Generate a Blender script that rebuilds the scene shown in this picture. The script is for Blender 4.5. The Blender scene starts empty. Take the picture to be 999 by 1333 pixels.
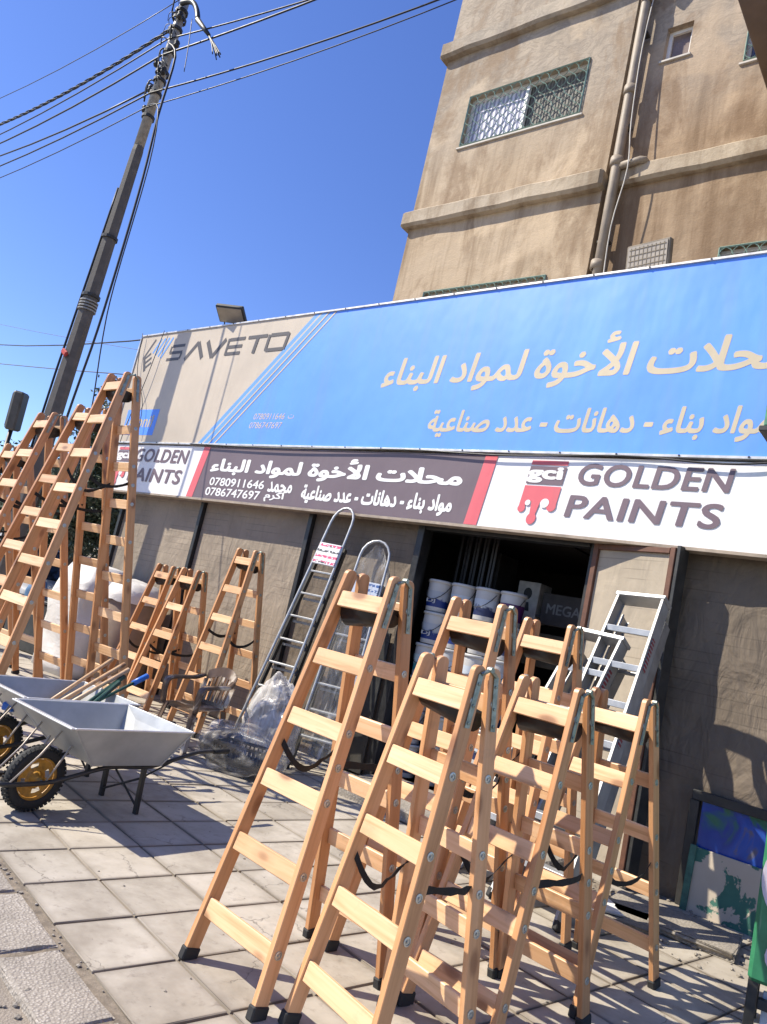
import bpy, bmesh, math, random
import numpy as np
from mathutils import Matrix, Vector, noise as mnoise
from mathutils.geometry import delaunay_2d_cdt
R = math.radians
random.seed(7)
scn = bpy.context.scene
C = scn.collection

# ------------------------------------------------------------------ camera
cam_d = bpy.data.cameras.new('camera')
cam = bpy.data.objects.new('camera', cam_d); C.objects.link(cam)
cam_d.sensor_fit = 'HORIZONTAL'; cam_d.sensor_width = 36.0; cam_d.lens = 36.0 * 978.26 / 999.0
cam_d.clip_start = 0.05; cam_d.clip_end = 3000
yaw, pitch, roll = 0.70107, 0.15137, 0.22157
fwd = Vector((-math.sin(yaw) * math.cos(pitch), math.cos(yaw) * math.cos(pitch), math.sin(pitch)))
r0 = Vector((math.cos(yaw), math.sin(yaw), 0)); u0 = r0.cross(fwd)
rt = math.cos(roll) * r0 + math.sin(roll) * u0
up = -math.sin(roll) * r0 + math.cos(roll) * u0
mw = Matrix((( rt.x, up.x, -fwd.x, 0), (rt.y, up.y, -fwd.y, 0), (rt.z, up.z, -fwd.z, 1.6), (0, 0, 0, 1)))
cam.matrix_world = mw
scn.camera = cam

# ------------------------------------------------------------------ sky, sun, exposure
SUN = Vector((0.80, 0.60, -1.0)).normalized()          # the way the light travels
el = math.asin(-SUN.z); az = math.atan2(-SUN.x, -SUN.y)
wd = bpy.data.worlds.new('World'); scn.world = wd; wd.use_nodes = True
wn = wd.node_tree.nodes; wl = wd.node_tree.links
sky = wn.new('ShaderNodeTexSky'); sky.sky_type = 'NISHITA'; sky.sun_disc = False
sky.sun_elevation = el; sky.sun_rotation = az % (2 * math.pi)
sky.altitude = 900; sky.air_density = 1.1; sky.dust_density = 0.35; sky.ozone_density = 4.5
hs = wn.new('ShaderNodeHueSaturation'); hs.inputs['Saturation'].default_value = 1.14; hs.inputs['Hue'].default_value = 0.517
wl.new(sky.outputs[0], hs.inputs['Color'])
bg = wn['Background']; bg.inputs['Strength'].default_value = 0.14
wl.new(hs.outputs[0], bg.inputs['Color'])
sd = bpy.data.lights.new('sun', 'SUN'); sd.energy = 5.0; sd.angle = R(0.5); sd.color = (1.0, 0.925, 0.78)
so = bpy.data.objects.new('sun', sd); C.objects.link(so)
so.rotation_euler = SUN.to_track_quat('-Z', 'Y').to_euler(); so.location = (-20, -12, 24)
scn.view_settings.view_transform = 'Standard'; scn.view_settings.look = 'None'
scn.view_settings.exposure = 0.58; scn.view_settings.gamma = 1.0
try:
    scn.cycles.max_bounces = 8; scn.cycles.transparent_max_bounces = 12
except Exception:
    pass

# ------------------------------------------------------------------ material helpers
class NT:
    def __init__(s, name, rough=0.6, metal=0.0):
        s.m = bpy.data.materials.new(name); s.m.use_nodes = True
        s.t = s.m.node_tree; s.n = s.t.nodes; s.l = s.t.links
        s.b = s.n['Principled BSDF']; s.b.inputs['Roughness'].default_value = rough; s.b.inputs['Metallic'].default_value = metal
        s.tc = s.n.new('ShaderNodeTexCoord'); s.oi = None
    def vec(s, scale=(1, 1, 1), kind='Object', rnd=True):
        mp = s.n.new('ShaderNodeMapping'); mp.inputs['Scale'].default_value = scale
        s.l.new(s.tc.outputs[kind], mp.inputs['Vector'])
        if rnd:
            if s.oi is None: s.oi = s.n.new('ShaderNodeObjectInfo')
            mu = s.n.new('ShaderNodeMath'); mu.operation = 'MULTIPLY'; mu.inputs[1].default_value = 37.0
            s.l.new(s.oi.outputs['Random'], mu.inputs[0]); s.l.new(mu.outputs[0], mp.inputs['Location'])
        return mp.outputs[0]
    def noise(s, v, scale, detail=4, rough=0.55, dist=0.0):
        t = s.n.new('ShaderNodeTexNoise'); t.inputs['Scale'].default_value = scale; t.inputs['Detail'].default_value = detail
        t.inputs['Roughness'].default_value = rough; t.inputs['Distortion'].default_value = dist
        s.l.new(v, t.inputs['Vector']); return t.outputs['Fac']
    def vor(s, v, scale, feature='DISTANCE_TO_EDGE'):
        t = s.n.new('ShaderNodeTexVoronoi'); t.feature = feature; t.inputs['Scale'].default_value = scale
        s.l.new(v, t.inputs['Vector']); return t.outputs['Distance']
    def wave(s, v, scale, dist=2.0, direction='X', detail=2):
        t = s.n.new('ShaderNodeTexWave'); t.bands_direction = direction; t.inputs['Scale'].default_value = scale
        t.inputs['Distortion'].default_value = dist; t.inputs['Detail'].default_value = detail
        s.l.new(v, t.inputs['Vector']); return t.outputs['Fac']
    def ramp(s, f, stops):
        r = s.n.new('ShaderNodeValToRGB'); e = r.color_ramp.elements
        while len(e) < len(stops): e.new(0.5)
        for i, (p, c) in enumerate(stops):
            e[i].position = p; e[i].color = (*c, 1) if len(c) == 3 else c
        s.l.new(f, r.inputs['Fac']); return r.outputs['Color']
    def mix(s, a, b, f, mode='MIX'):
        m = s.n.new('ShaderNodeMix'); m.data_type = 'RGBA'; m.blend_type = mode
        for idx, v in ((6, a), (7, b)):
            if isinstance(v, tuple): m.inputs[idx].default_value = (*v, 1)
            else: s.l.new(v, m.inputs[idx])
        if isinstance(f, (int, float)): m.inputs[0].default_value = f
        else: s.l.new(f, m.inputs[0])
        return m.outputs[2]
    def math(s, op, a, b=0.0):
        m = s.n.new('ShaderNodeMath'); m.operation = op
        for i, v in enumerate((a, b)):
            if isinstance(v, (int, float)): m.inputs[i].default_value = v
            else: s.l.new(v, m.inputs[i])
        return m.outputs[0]
    def col(s, c):
        if isinstance(c, tuple): s.b.inputs['Base Color'].default_value = (*c, 1)
        else: s.l.new(c, s.b.inputs['Base Color'])
    def rough(s, f): s.l.new(f, s.b.inputs['Roughness'])
    def bump(s, f, strength=0.3, dist=0.01):
        b = s.n.new('ShaderNodeBump'); b.inputs['Strength'].default_value = strength; b.inputs['Distance'].default_value = dist
        s.l.new(f, b.inputs['Height']); s.l.new(b.outputs[0], s.b.inputs['Normal'])

def plain(name, c, rough=0.5, metal=0.0, var=0.25, scale=9.0, bump=0.0, dirt=None):
    n = NT(name, rough, metal); v = n.vec()
    f = n.noise(v, scale, 5)
    lo = tuple(x * (1 - var) for x in c); hi = tuple(min(1, x * (1 + var)) for x in c)
    col = n.ramp(f, [(0.3, lo), (0.7, hi)])
    if dirt:
        g = n.noise(v, scale * 0.35, 6, 0.65)
        col = n.mix(col, dirt, n.ramp(g, [(0.5, (0, 0, 0)), (0.75, (0.7, 0.7, 0.7))]))
    n.col(col)
    n.rough(n.math('ADD', n.math('MULTIPLY', f, 0.25), rough - 0.12))
    if bump: n.bump(n.noise(v, scale * 4, 4), bump, 0.01)
    return n.m

def wood(name, axis, base=(0.66, 0.36, 0.165), rough=0.42):
    n = NT(name, rough)
    sc = [26, 26, 26]; sc[axis] = 1.3
    v = n.vec(tuple(sc))
    g = n.noise(v, 1.0, 5, 0.6, 0.6)
    b = base
    col = n.ramp(g, [(0.25, (b[0] * 0.70, b[1] * 0.60, b[2] * 0.50)), (0.47, b), (0.6, (b[0] * 1.08, b[1] * 1.12, b[2] * 1.2)), (0.8, (b[0] * 0.9, b[1] * 0.82, b[2] * 0.7))])
    sc2 = [9, 9, 9]; sc2[axis] = 4.2
    v2 = n.vec(tuple(sc2))
    k = n.vor(v2, 0.8, 'F1')
    km = n.ramp(k, [(0.0, (1, 1, 1)), (0.13, (0.8, 0.8, 0.8)), (0.22, (.16, .16, .16)), (0.36, (0, 0, 0))])
    col = n.mix(col, (0.20, 0.075, 0.028), n.math('MULTIPLY', km, 0.85))
    rnd = n.ramp(n.oi.outputs['Random'], [(0.0, (0.80, 0.74, 0.70)), (0.35, (.95, .94, .92)), (0.7, (1.02, 1.03, 1.05)), (1.0, (1.10, 1.14, 1.22))])
    col = n.mix(col, rnd, 1.0, 'MULTIPLY')
    gr = n.noise(n.vec((3, 3, 3)), 2.2, 5, .7); col = n.mix(col, (.22, .15, .10), n.ramp(gr, [(.58, (0, 0, 0)), (.80, (.38, .38, .38))]))
    n.col(col); n.bump(g, 0.12, 0.004)
    return n.m

W_RAIL = wood('pine_rail', 2, (0.62, 0.32, 0.14))
W_BOARD = wood('pine_board', 0, (0.76, 0.47, 0.25))
W_RAIL2 = wood('pine_rail_reddish', 2, (0.59, 0.295, 0.125))
W_BOARD2 = wood('pine_board_warm', 0, (0.78, 0.50, 0.27))
BLACKP = plain('black_plastic', (0.013, 0.013, 0.014), 0.38)
RUBBER = plain('black_rubber', (0.02, 0.02, 0.02), 0.75)
WEB = plain('black_webbing', (0.012, 0.012, 0.013), 0.8)
ZINC = plain('zinc_plate', (0.32, 0.36, 0.31), 0.45, 0.75, 0.35, 30, dirt=(0.16, 0.17, 0.13))
BOLT = plain('zinc_bolt', (0.50, 0.50, 0.46), 0.38, 0.8, 0.2, 60)
ALU = plain('aluminium', (0.42, 0.43, 0.44), 0.45, 0.6, 0.12, 14)
ALU_D = plain('dull_aluminium', (0.30, 0.30, 0.30), 0.5, 0.6, 0.2, 10)
GALV = plain('galvanised_sheet', (0.40, 0.41, 0.405), 0.42, 0.22, 0.13, 5, 0.05, dirt=(0.30, 0.30, 0.29))
GALV_RIM = plain('galvanised_rim', (0.66, 0.68, 0.70), 0.35, 0.5, 0.1, 8)
BLKSTEEL = plain('black_painted_steel', (0.018, 0.018, 0.019), 0.42, 0.0, 0.3, 20, dirt=(0.05, 0.045, 0.04))
DKSTEEL = plain('dark_grey_steel', (0.035, 0.035, 0.034), 0.5, 0.2, 0.35, 8, dirt=(0.08, 0.07, 0.055))
ORANGE = plain('ochre_wheel_rim', (0.50, 0.25, 0.035), 0.5, 0.0, 0.35, 25, dirt=(0.24, 0.13, 0.04))
WHITE = plain('white_paint', (0.74, 0.73, 0.71), 0.5, 0, 0.06, 5)
BRASS_ROD = plain('dusty_rod', (0.42, 0.36, 0.30), 0.5, 0.3)

def sheet_mat(name, c, wav=0.25, lines=True):
    """stretched fabric/PVC cladding with creases, dirt and a printed brick-course pattern"""
    n = NT(name, 0.78); v = n.vec((1, 1, 1), rnd=False)
    f = n.noise(v, 1.6, 6, 0.6, 0.4); f2 = n.noise(n.vec((7, 7, 0.8), rnd=False), 2.0, 4)
    col = n.ramp(f, [(0.3, tuple(x * 0.72 for x in c)), (0.55, c), (0.75, tuple(x * 1.18 for x in c))])
    col = n.mix(col, tuple(x * 0.6 for x in c), n.ramp(f2, [(0.55, (0, 0, 0)), (0.8, (0.5, 0.5, 0.5))]))
    if lines:
        vz = n.vec((0.15, 0.15, 1.0), rnd=False)
        w = n.wave(vz, 3.6, 0.5, 'Z', 1)
        lm = n.ramp(w, [(0.0, (0.55, 0.55, 0.55)), (0.045, (0, 0, 0))])
        gate = n.ramp(n.noise(n.vec((1.2, 1.2, 2.4), rnd=False), 1.3, 3), [(0.48, (0, 0, 0)), (0.56, (1, 1, 1))])
        col = n.mix(col, tuple(x * 0.45 for x in c), n.math('MULTIPLY', lm, gate))
    n.col(col)
    n.bump(n.math('ADD', n.noise(v, 3.0, 3, 0.5, 0.8), n.math('MULTIPLY', n.noise(n.vec((2.4, 2.4, .8), rnd=False), 2.0, 4, .5, 2.2), .8)), wav * 1.6, 0.06)
    return n.m
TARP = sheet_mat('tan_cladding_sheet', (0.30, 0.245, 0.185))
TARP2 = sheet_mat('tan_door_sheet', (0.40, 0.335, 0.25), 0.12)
TARP3 = sheet_mat('shade_brown_cladding_sheet', (0.165, 0.128, 0.092), 0.35)  # brown sheeting, base colour darkened to carry the shade on most of it

def plaster(name, c):
    n = NT(name, 0.9); v = n.vec(rnd=False)
    big = n.noise(v, 0.55, 6, 0.62, 0.7)
    col = n.ramp(big, [(0.30, tuple(x * 0.70 for x in c)), (0.48, c), (0.62, (c[0] * 1.12, c[1] * 1.16, c[2] * 1.22)), (0.78, (c[0] * 0.9, c[1] * 0.93, c[2] * 1.0))])
    streak = n.noise(n.vec((3.4, 3.4, 0.30), rnd=False), 1.2, 6, 0.65, 0.3)
    col = n.mix(col, (c[0] * 0.52, c[1] * 0.46, c[2] * 0.40), n.ramp(streak, [(0.46, (0, 0, 0)), (0.66, (0.9, 0.9, 0.9))]))
    st2 = n.noise(n.vec((5, 5, 0.5), rnd=False), 1.1, 4)
    col = n.mix(col, (c[0] * 1.25, c[1] * 1.3, c[2] * 1.38), n.ramp(st2, [(0.60, (0, 0, 0)), (0.8, (0.5, 0.5, 0.5))]))
    # swirled float marks of grey cement wash, strongest high on the wall
    sw = n.noise(n.vec((1.5, 1.5, 2.6), rnd=False), 1.5, 3, 0.45, 2.6)
    sep = n.n.new('ShaderNodeSeparateXYZ'); n.l.new(n.tc.outputs['Object'], sep.inputs[0])
    hi = n.ramp(n.math('MULTIPLY', n.math('ADD', sep.outputs['Z'], -7.4), 0.5), [(0.0, (0, 0, 0)), (0.6, (0.9, 0.9, 0.9))])
    swm = n.math('MULTIPLY', n.ramp(sw, [(0.42, (0, 0, 0)), (0.5, (0.8, 0.8, 0.8)), (0.56, (0.0, 0.0, 0.0)), (0.66, (0.5, 0.5, 0.5))]), hi)
    col = n.mix(col, (0.40, 0.35, 0.29), n.math('MULTIPLY', hi, 0.62))
    col = n.mix(col, (0.20, 0.17, 0.135), n.math('MULTIPLY', swm, 0.65))
    pt = n.noise(v, .9, 3, .5, 1.0); col = n.mix(col, (c[0] * 1.45, c[1] * 1.5, c[2] * 1.55), n.ramp(pt, [(.55, (0, 0, 0)), (.62, (.42, .42, .42))])); pd = n.noise(n.vec((1.1, 1.1, .6), rnd=False), 1.4, 5, .7, .5); col = n.mix(col, (c[0] * .55, c[1] * .48, c[2] * .42), n.ramp(pd, [(.50, (0, 0, 0)), (.62, (.70, .70, .70))]))
    fine = n.noise(v, 55, 4, 0.7)
    n.col(n.mix(col, tuple(x * 0.6 for x in c), n.ramp(fine, [(0.55, (0, 0, 0)), (0.8, (0.4, 0.4, 0.4))])))
    n.bump(n.math('ADD', n.math('MULTIPLY', n.noise(v, 40, 5, 0.7), 0.6), n.math('MULTIPLY', n.noise(v, 3.0, 4), 2.0)), 0.45, 0.02)
    return n.m
PLASTER = plaster('stained_cement_plaster', (0.43, 0.325, 0.215))
PLASTER_D = plaster('brown_cement_plaster', (0.36, 0.255, 0.16))
LEDGE = plaster('ledge_plaster', (0.41, 0.33, 0.235))

def tile_mat():
    n = NT('pale_paving_tile', 0.72); v = n.vec()
    f = n.noise(v, 3.0, 6, 0.62, 0.3)
    col = n.ramp(f, [(0.28, (0.29, 0.255, 0.205)), (0.5, (0.41, 0.368, 0.305)), (0.72, (0.49, 0.445, 0.38))])
    sp = n.noise(v, 15, 4, 0.7)
    col = n.mix(col, (0.19, 0.16, 0.13), n.ramp(sp, [(0.57, (0, 0, 0)), (0.76, (0.65, 0.65, 0.65))]))
    stn = n.noise(n.vec(rnd=False, kind='Object'), 1.0, 2)
    gl = n.noise(v, 1.6, 5, 0.7); col = n.mix(col, (0.22, 0.185, 0.145), n.ramp(gl, [(0.50, (0, 0, 0)), (0.72, (0.6, 0.6, 0.6))]))
    sx = n.n.new('ShaderNodeSeparateXYZ'); n.l.new(n.tc.outputs['Generated'], sx.inputs[0])
    def edge(o): return n.math('MINIMUM', o, n.math('SUBTRACT', 1.0, o))
    ed = n.math('ADD', n.math('MINIMUM', edge(sx.outputs[0]), edge(sx.outputs[1])), n.math('MULTIPLY', n.math('SUBTRACT', gl, 0.5), 0.10))
    col = n.mix(col, (0.20, 0.165, 0.125), n.ramp(ed, [(0.0, (0.8, 0.8, 0.8)), (0.035, (0.25, 0.25, 0.25)), (0.09, (0, 0, 0))]))
    wob = n.noise(v, 4.0, 4, 0.6)
    vv = n.n.new('ShaderNodeVectorMath'); vv.operation = 'ADD'
    cv = n.n.new('ShaderNodeCombineXYZ'); n.l.new(n.math('MULTIPLY', wob, 0.5), cv.inputs[0]); n.l.new(n.math('MULTIPLY', sp, 0.12), cv.inputs[1])
    n.l.new(v, vv.inputs[0]); n.l.new(cv.outputs[0], vv.inputs[1])
    cr = n.vor(vv.outputs[0], 1.9)
    gate = n.ramp(n.noise(v, 1.1, 2), [(0.52, (0, 0, 0)), (0.56, (1, 1, 1))])
    cm = n.math('MULTIPLY', n.ramp(cr, [(0.0, (1, 1, 1)), (0.011, (0, 0, 0))]), gate)
    col = n.mix(col, (0.13, 0.11, 0.09), n.math('MULTIPLY', cm, 0.8))
    rnd = n.ramp(n.oi.outputs['Random'], [(0.0, (0.9, 0.89, 0.88)), (0.5, (1, 1, 1)), (1.0, (1.07, 1.06, 1.05))])
    n.col(n.mix(col, rnd, 1.0, 'MULTIPLY'))
    n.bump(n.math('SUBTRACT', n.math('MULTIPLY', n.noise(v, 30, 4), 0.35), cm), 0.5, 0.004)
    return n.m
TILE = tile_mat()
def aggregate(name, a, b, scale=70, bmp=0.8):
    n = NT(name, 0.9); v = n.vec()
    k = n.vor(v, scale, 'F1'); f = n.noise(v, 2.5, 5)
    col = n.ramp(k, [(0.1, a), (0.45, b)])
    col = n.mix(col, tuple(x * 0.7 for x in b), n.ramp(f, [(0.45, (0, 0, 0)), (0.7, (0.8, 0.8, 0.8))]))
    n.col(col); n.bump(n.math('SUBTRACT', 1.0, k), bmp, 0.006)
    return n.m
KERB = aggregate('exposed_aggregate_kerb', (0.50, 0.455, 0.40), (0.30, 0.265, 0.225), 75)
DIRT = aggregate('dusty_road', (0.33, 0.285, 0.235), (0.26, 0.222, 0.18), 110, 0.5)
JOINT = plain('sandy_joint', (0.20, 0.165, 0.125), 0.95, 0, 0.35, 30, 0.4)
CONC = aggregate('rough_concrete', (0.40, 0.36, 0.31), (0.27, 0.24, 0.2), 45, 0.8)

# ------------------------------------------------------------------ mesh helpers
def link(name, data, parent=None, mw=None, mat=None):
    o = bpy.data.objects.new(name, data); C.objects.link(o)
    if parent is not None: o.parent = parent
    if mw is not None: o.matrix_local = mw
    if mat is not None and data is not None and len(data.materials) == 0: data.materials.append(mat)
    return o
def tag(o, label=None, cat=None, group=None, kind=None):
    if label: o['label'] = label
    if cat: o['category'] = cat
    if group: o['group'] = group
    if kind: o['kind'] = kind
    return o
def empty(name, loc=(0, 0, 0), rz=0.0, label=None, cat=None, group=None):
    o = bpy.data.objects.new(name, None); C.objects.link(o); o.empty_display_size = 0.1
    o.location = loc; o.rotation_euler = (0, 0, rz)
    return tag(o, label, cat, group)
def fin(bm, name='mesh', smooth=False, mat=None):
    m = bpy.data.meshes.new(name); bmesh.ops.recalc_face_normals(bm, faces=bm.faces[:]); bm.to_mesh(m); bm.free()
    if smooth:
        for p in m.polygons: p.use_smooth = True
    if mat: m.materials.append(mat)
    return m
def addbox(bm, c, s, rot=None, bev=0.0):
    r = bmesh.ops.create_cube(bm, size=1.0); vs = r['verts']
    M = Matrix.Translation(c) @ (rot if rot else Matrix()) @ Matrix.Diagonal((*s, 1))
    bmesh.ops.transform(bm, matrix=M, verts=vs)
    if bev > 0:
        es = list({e for v in vs for e in v.link_edges})
        bmesh.ops.bevel(bm, geom=es, offset=bev, segments=1, affect='EDGES', profile=0.5)
_bc = {}
def box(sx, sy, sz, bev=0.0, mat=None):
    k = (round(sx, 4), round(sy, 4), round(sz, 4), round(bev, 4), mat.name if mat else '')
    if k not in _bc:
        bm = bmesh.new(); addbox(bm, (0, 0, 0), (sx, sy, sz), None, bev); _bc[k] = fin(bm, 'block', False, mat)
    return _bc[k]
def tube(bm, pts, r, seg=8, caps=True, radii=None):
    pts = [Vector(p) for p in pts]; n = len(pts); rings = []
    t0 = (pts[1] - pts[0]).normalized()
    ref = Vector((0, 0, 1)) if abs(t0.z) < 0.9 else Vector((1, 0, 0))
    nrm = (ref - t0 * ref.dot(t0)).normalized()
    for i, p in enumerate(pts):
        if i == 0: t = pts[1] - pts[0]
        elif i == n - 1: t = pts[-1] - pts[-2]
        else: t = (pts[i + 1] - p).normalized() + (p - pts[i - 1]).normalized()
        t.normalize(); nrm = (nrm - t * nrm.dot(t)).normalized(); b = t.cross(nrm)
        rr = radii[i] if radii else r
        rings.append([bm.verts.new(p + (nrm * math.cos(a) + b * math.sin(a)) * rr) for a in (2 * math.pi * k / seg for k in range(seg))])
    for a, b in zip(rings, rings[1:]):
        for k in range(seg): bm.faces.new((a[k], a[(k + 1) % seg], b[(k + 1) % seg], b[k]))
    if caps:
        bm.faces.new(rings[0][::-1]); bm.faces.new(rings[-1])
def tubem(pts, r, seg=8, mat=None, radii=None, smooth=True):
    bm = bmesh.new(); tube(bm, pts, r, seg, True, radii); return fin(bm, 'tube', smooth, mat)
def smoothpath(pts, k=4):
    pts = [Vector(p) for p in pts]; out = []
    for i in range(len(pts) - 1):
        p0 = pts[max(i - 1, 0)]; p1 = pts[i]; p2 = pts[i + 1]; p3 = pts[min(i + 2, len(pts) - 1)]
        for j in range(k):
            t = j / k
            out.append(0.5 * ((2 * p1) + (p2 - p0) * t + (2 * p0 - 5 * p1 + 4 * p2 - p3) * t * t + (3 * p1 - p0 - 3 * p2 + p3) * t ** 3))
    out.append(pts[-1]); return out
def lathe(bm, prof, seg=24, M=None):
    rings = []
    for r, z in prof:
        if r < 1e-5: rings.append([bm.verts.new((0, 0, z))])
        else: rings.append([bm.verts.new((r * math.cos(2 * math.pi * k / seg), r * math.sin(2 * math.pi * k / seg), z)) for k in range(seg)])
    for a, b in zip(rings, rings[1:]):
        for k in range(seg):
            k2 = (k + 1) % seg
            if len(a) == 1 and len(b) > 1: bm.faces.new((a[0], b[k], b[k2]))
            elif len(b) == 1 and len(a) > 1: bm.faces.new((a[k], a[k2], b[0]))
            elif len(a) > 1: bm.faces.new((a[k], a[k2], b[k2], b[k]))
    if M: bmesh.ops.transform(bm, matrix=M, verts=[v for r in rings for v in r])
def prism(poly, y0, y1, name='prism', mat=None):
    """polygon in x,z extruded along y"""
    bm = bmesh.new(); a = [bm.verts.new((x, y0, z)) for x, z in poly]; b = [bm.verts.new((x, y1, z)) for x, z in poly]
    bm.faces.new(a); bm.faces.new(b[::-1]); n = len(poly)
    for i in range(n): bm.faces.new((a[i], b[i], b[(i + 1) % n], a[(i + 1) % n]))
    return fin(bm, name, False, mat)
def T(x, y, z): return Matrix.Translation((x, y, z))
def basis(o, x, y, z):
    return Matrix(((x[0], y[0], z[0], o[0]), (x[1], y[1], z[1], o[1]), (x[2], y[2], z[2], o[2]), (0, 0, 0, 1)))
ID = Matrix()

# ================================================================== GROUND
bm = bmesh.new(); bmesh.ops.create_grid(bm, x_segments=90, y_segments=90, size=150)
for v in bm.verts:
    d = math.hypot(v.co.x + 3, v.co.y - 3)
    v.co.z = -0.035 + max(0, (d - 40)) * 0.03
ground = tag(link('ground', fin(bm, 'ground', True, DIRT)), kind='structure')
TH = R(-8.3); U = Vector((math.cos(TH), math.sin(TH), 0)); V = Vector((-math.sin(TH), math.cos(TH), 0)); P = 0.442
O = Vector((-3.10, 2.52, 0))
def gp(i, j, z=0.0): return O + U * (P * i) + V * (P * j) + Vector((0, 0, z))
# sandy bed under the tiles, with the wall line at y = 6.85
bm = bmesh.new()
vs = [bm.verts.new(gp(-40, -1.55, -0.012)), bm.verts.new(gp(12, -1.55, -0.012)), bm.verts.new(gp(12, 16, -0.012)), bm.verts.new(gp(-40, 16, -0.012))]
top = bm.faces.new(vs)
r = bmesh.ops.extrude_face_region(bm, geom=[top]); bmesh.ops.translate(bm, vec=(0, 0, -0.16), verts=[g for g in r['geom'] if isinstance(g, bmesh.types.BMVert)])
pave = tag(link('pavement', fin(bm, 'pavement', False, JOINT)), kind='structure')
icam = mw.inverted()
def inview(p, m=0.12):
    q = icam @ Vector(p)
    if q.z > -0.2: return False
    x = q.x / -q.z * 978.26 / 999.0; y = q.y / -q.z * 978.26 / 999.0
    return abs(x) < 0.5 + m and abs(y) < 0.667 + m
def tile_mesh(j0=0.0, j1=1.0, seed=0):
    rn = random.Random(seed); g = 0.0075; h = 0.018
    bm = bmesh.new(); w = P - 2 * g
    addbox(bm, (P / 2, P * (j0 + j1) / 2, -h / 2), (w, P * (j1 - j0) - 2 * g, h), None, 0.003)
    for v in bm.verts:
        v.co.x += rn.uniform(-.003, .003); v.co.y += rn.uniform(-.003, .003)
    return fin(bm, 'paving_tile', False, TILE)
TV = [tile_mesh(seed=s) for s in range(6)]
TE = [tile_mesh(0.10, 1.0, seed=20 + s) for s in range(3)]
tiles = []
for j in range(-1, 12):
    for i in range(-30, 10):
        c = gp(i + .5, j + .5)
        if c.y > 6.80: continue
        if c.y > 5.75 and c.x > -4.9 and c.x < -2.3: continue
        tiles.append(((c - Vector((0, 0, 1.6))).length, i, j, inview(c)))
tiles.sort(); cnt = 0; rest = bmesh.new()
RZ = Matrix.Rotation(TH, 4, 'Z')
for d, i, j, vis in tiles:
    me = (TE if j == -1 else TV)[random.randrange(3 if j == -1 else 6)]
    M = Matrix.Translation(gp(i, j, random.uniform(-.0015, .002))) @ RZ @ Matrix.Rotation(R(random.uniform(-.25, .25)), 4, 'X') @ Matrix.Rotation(R(random.uniform(-.25, .25)), 4, 'Y')
    if vis and cnt < 290:
        link('paving_tile', me, pave, M); cnt += 1
    elif d < 16:
        bm2 = bmesh.new(); bm2.from_mesh(me); bmesh.ops.transform(bm2, matrix=M, verts=bm2.verts[:]); tmp = bpy.data.meshes.new('t'); bm2.to_mesh(tmp); rest.from_mesh(tmp); bm2.free(); bpy.data.meshes.remove(tmp)
far = link('paving_tile', fin(rest, 'far_tiles', False, TILE), pave); tag(far, kind='stuff')
# kerb stones
def kerb_mesh(seed):
    rn = random.Random(seed); bm = bmesh.new(); addbox(bm, (0, 0, -0.07), (0.55, 0.265, 0.14), None, 0.012)
    bmesh.ops.subdivide_edges(bm, edges=bm.edges[:], cuts=2, use_grid_fill=True)
    for v in bm.verts: v.co += Vector((rn.uniform(-1, 1), rn.uniform(-1, 1), rn.uniform(-1, 1))) * 0.005
    return fin(bm, 'kerb_stone', False, KERB)
KM = [kerb_mesh(s) for s in range(3)]
kerb = tag(empty('kerb', (0, 0, 0)), kind='structure')
for k in range(-12, 8):
    c = gp(0, -0.90) - V * 0.172 + U * (0.58 * k + 0.50)
    link('kerb_stone', KM[k % 3], kerb, Matrix.Translation(c + Vector((0, 0, -0.002 + random.uniform(-.004, .004)))) @ Matrix.Rotation(TH + R(random.uniform(-1, 1)), 4, 'Z'))
# dirt and gravel drifted into the gutter
bm = bmesh.new(); rn = random.Random(3)
for k in range(900):
    t = rn.uniform(-7, 3); s = rn.choice([rn.gauss(-0.92, 0.05), rn.gauss(-1.62, 0.12), rn.uniform(-3.2, -1.6)])
    c = gp(0, s) + U * t; q = rn.uniform(0.003, 0.009) * (1.6 if s < -1.3 else 1)
    z = -0.033 if s < -1.55 else -0.010
    r = bmesh.ops.create_icosphere(bm, subdivisions=1, radius=q, matrix=T(c.x, c.y, z + q * .3) @ Matrix.Diagonal((rn.uniform(.7, 1.6), rn.uniform(.7, 1.6), .7, 1)))
tag(link('gutter_gravel', fin(bm, 'gravel', False, CONC)), kind='stuff')
# raised concrete step in front of the shop door
bm = bmesh.new(); addbox(bm, (-3.75, 6.32, 0.04), (2.35, 1.06, 0.14), None, 0.02)
bmesh.ops.subdivide_edges(bm, edges=bm.edges[:], cuts=5, use_grid_fill=True)
for v in bm.verts: v.co += Vector([mnoise.noise(v.co * 6 + Vector((k * 9, 0, 0))) for k in range(3)]) * 0.03
tag(link('door_step', fin(bm, 'step', False, CONC)), 'rough grey concrete step in front of the dark shop doorway', 'step')
# loose broken slabs to the right of the doorway
rn = random.Random(5)
for (x, y, sx, sy, a, z, lab) in ((-1.98, 5.62, .62, .42, 18, .03, 'pale broken concrete slab on the ground beside the right-hand wooden ladders'),
                                  (-1.62, 6.02, .85, .55, 8, .03, 'large dusty grey slab lying against the wall left of the peeling painted board'),
                                  (-2.05, 5.55, .36, .30, 40, .075, 'small white tile lying on top of the broken concrete slab')):
    bm = bmesh.new(); addbox(bm, (0, 0, 0), (sx, sy, .06 if sx > .4 else .02), None, .006)
    bmesh.ops.subdivide_edges(bm, edges=bm.edges[:], cuts=2, use_grid_fill=True)
    for v in bm.verts: v.co += Vector((rn.uniform(-1, 1), rn.uniform(-1, 1), 0)) * .018
    tag(link('broken_slab' if sx > .4 else 'loose_tile', fin(bm, 'slab', False, CONC if sx > .4 else WHITE), None, T(x, y, z) @ Matrix.Rotation(R(a), 4, 'Z')), lab, 'slab' if sx > .4 else 'tile')
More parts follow.
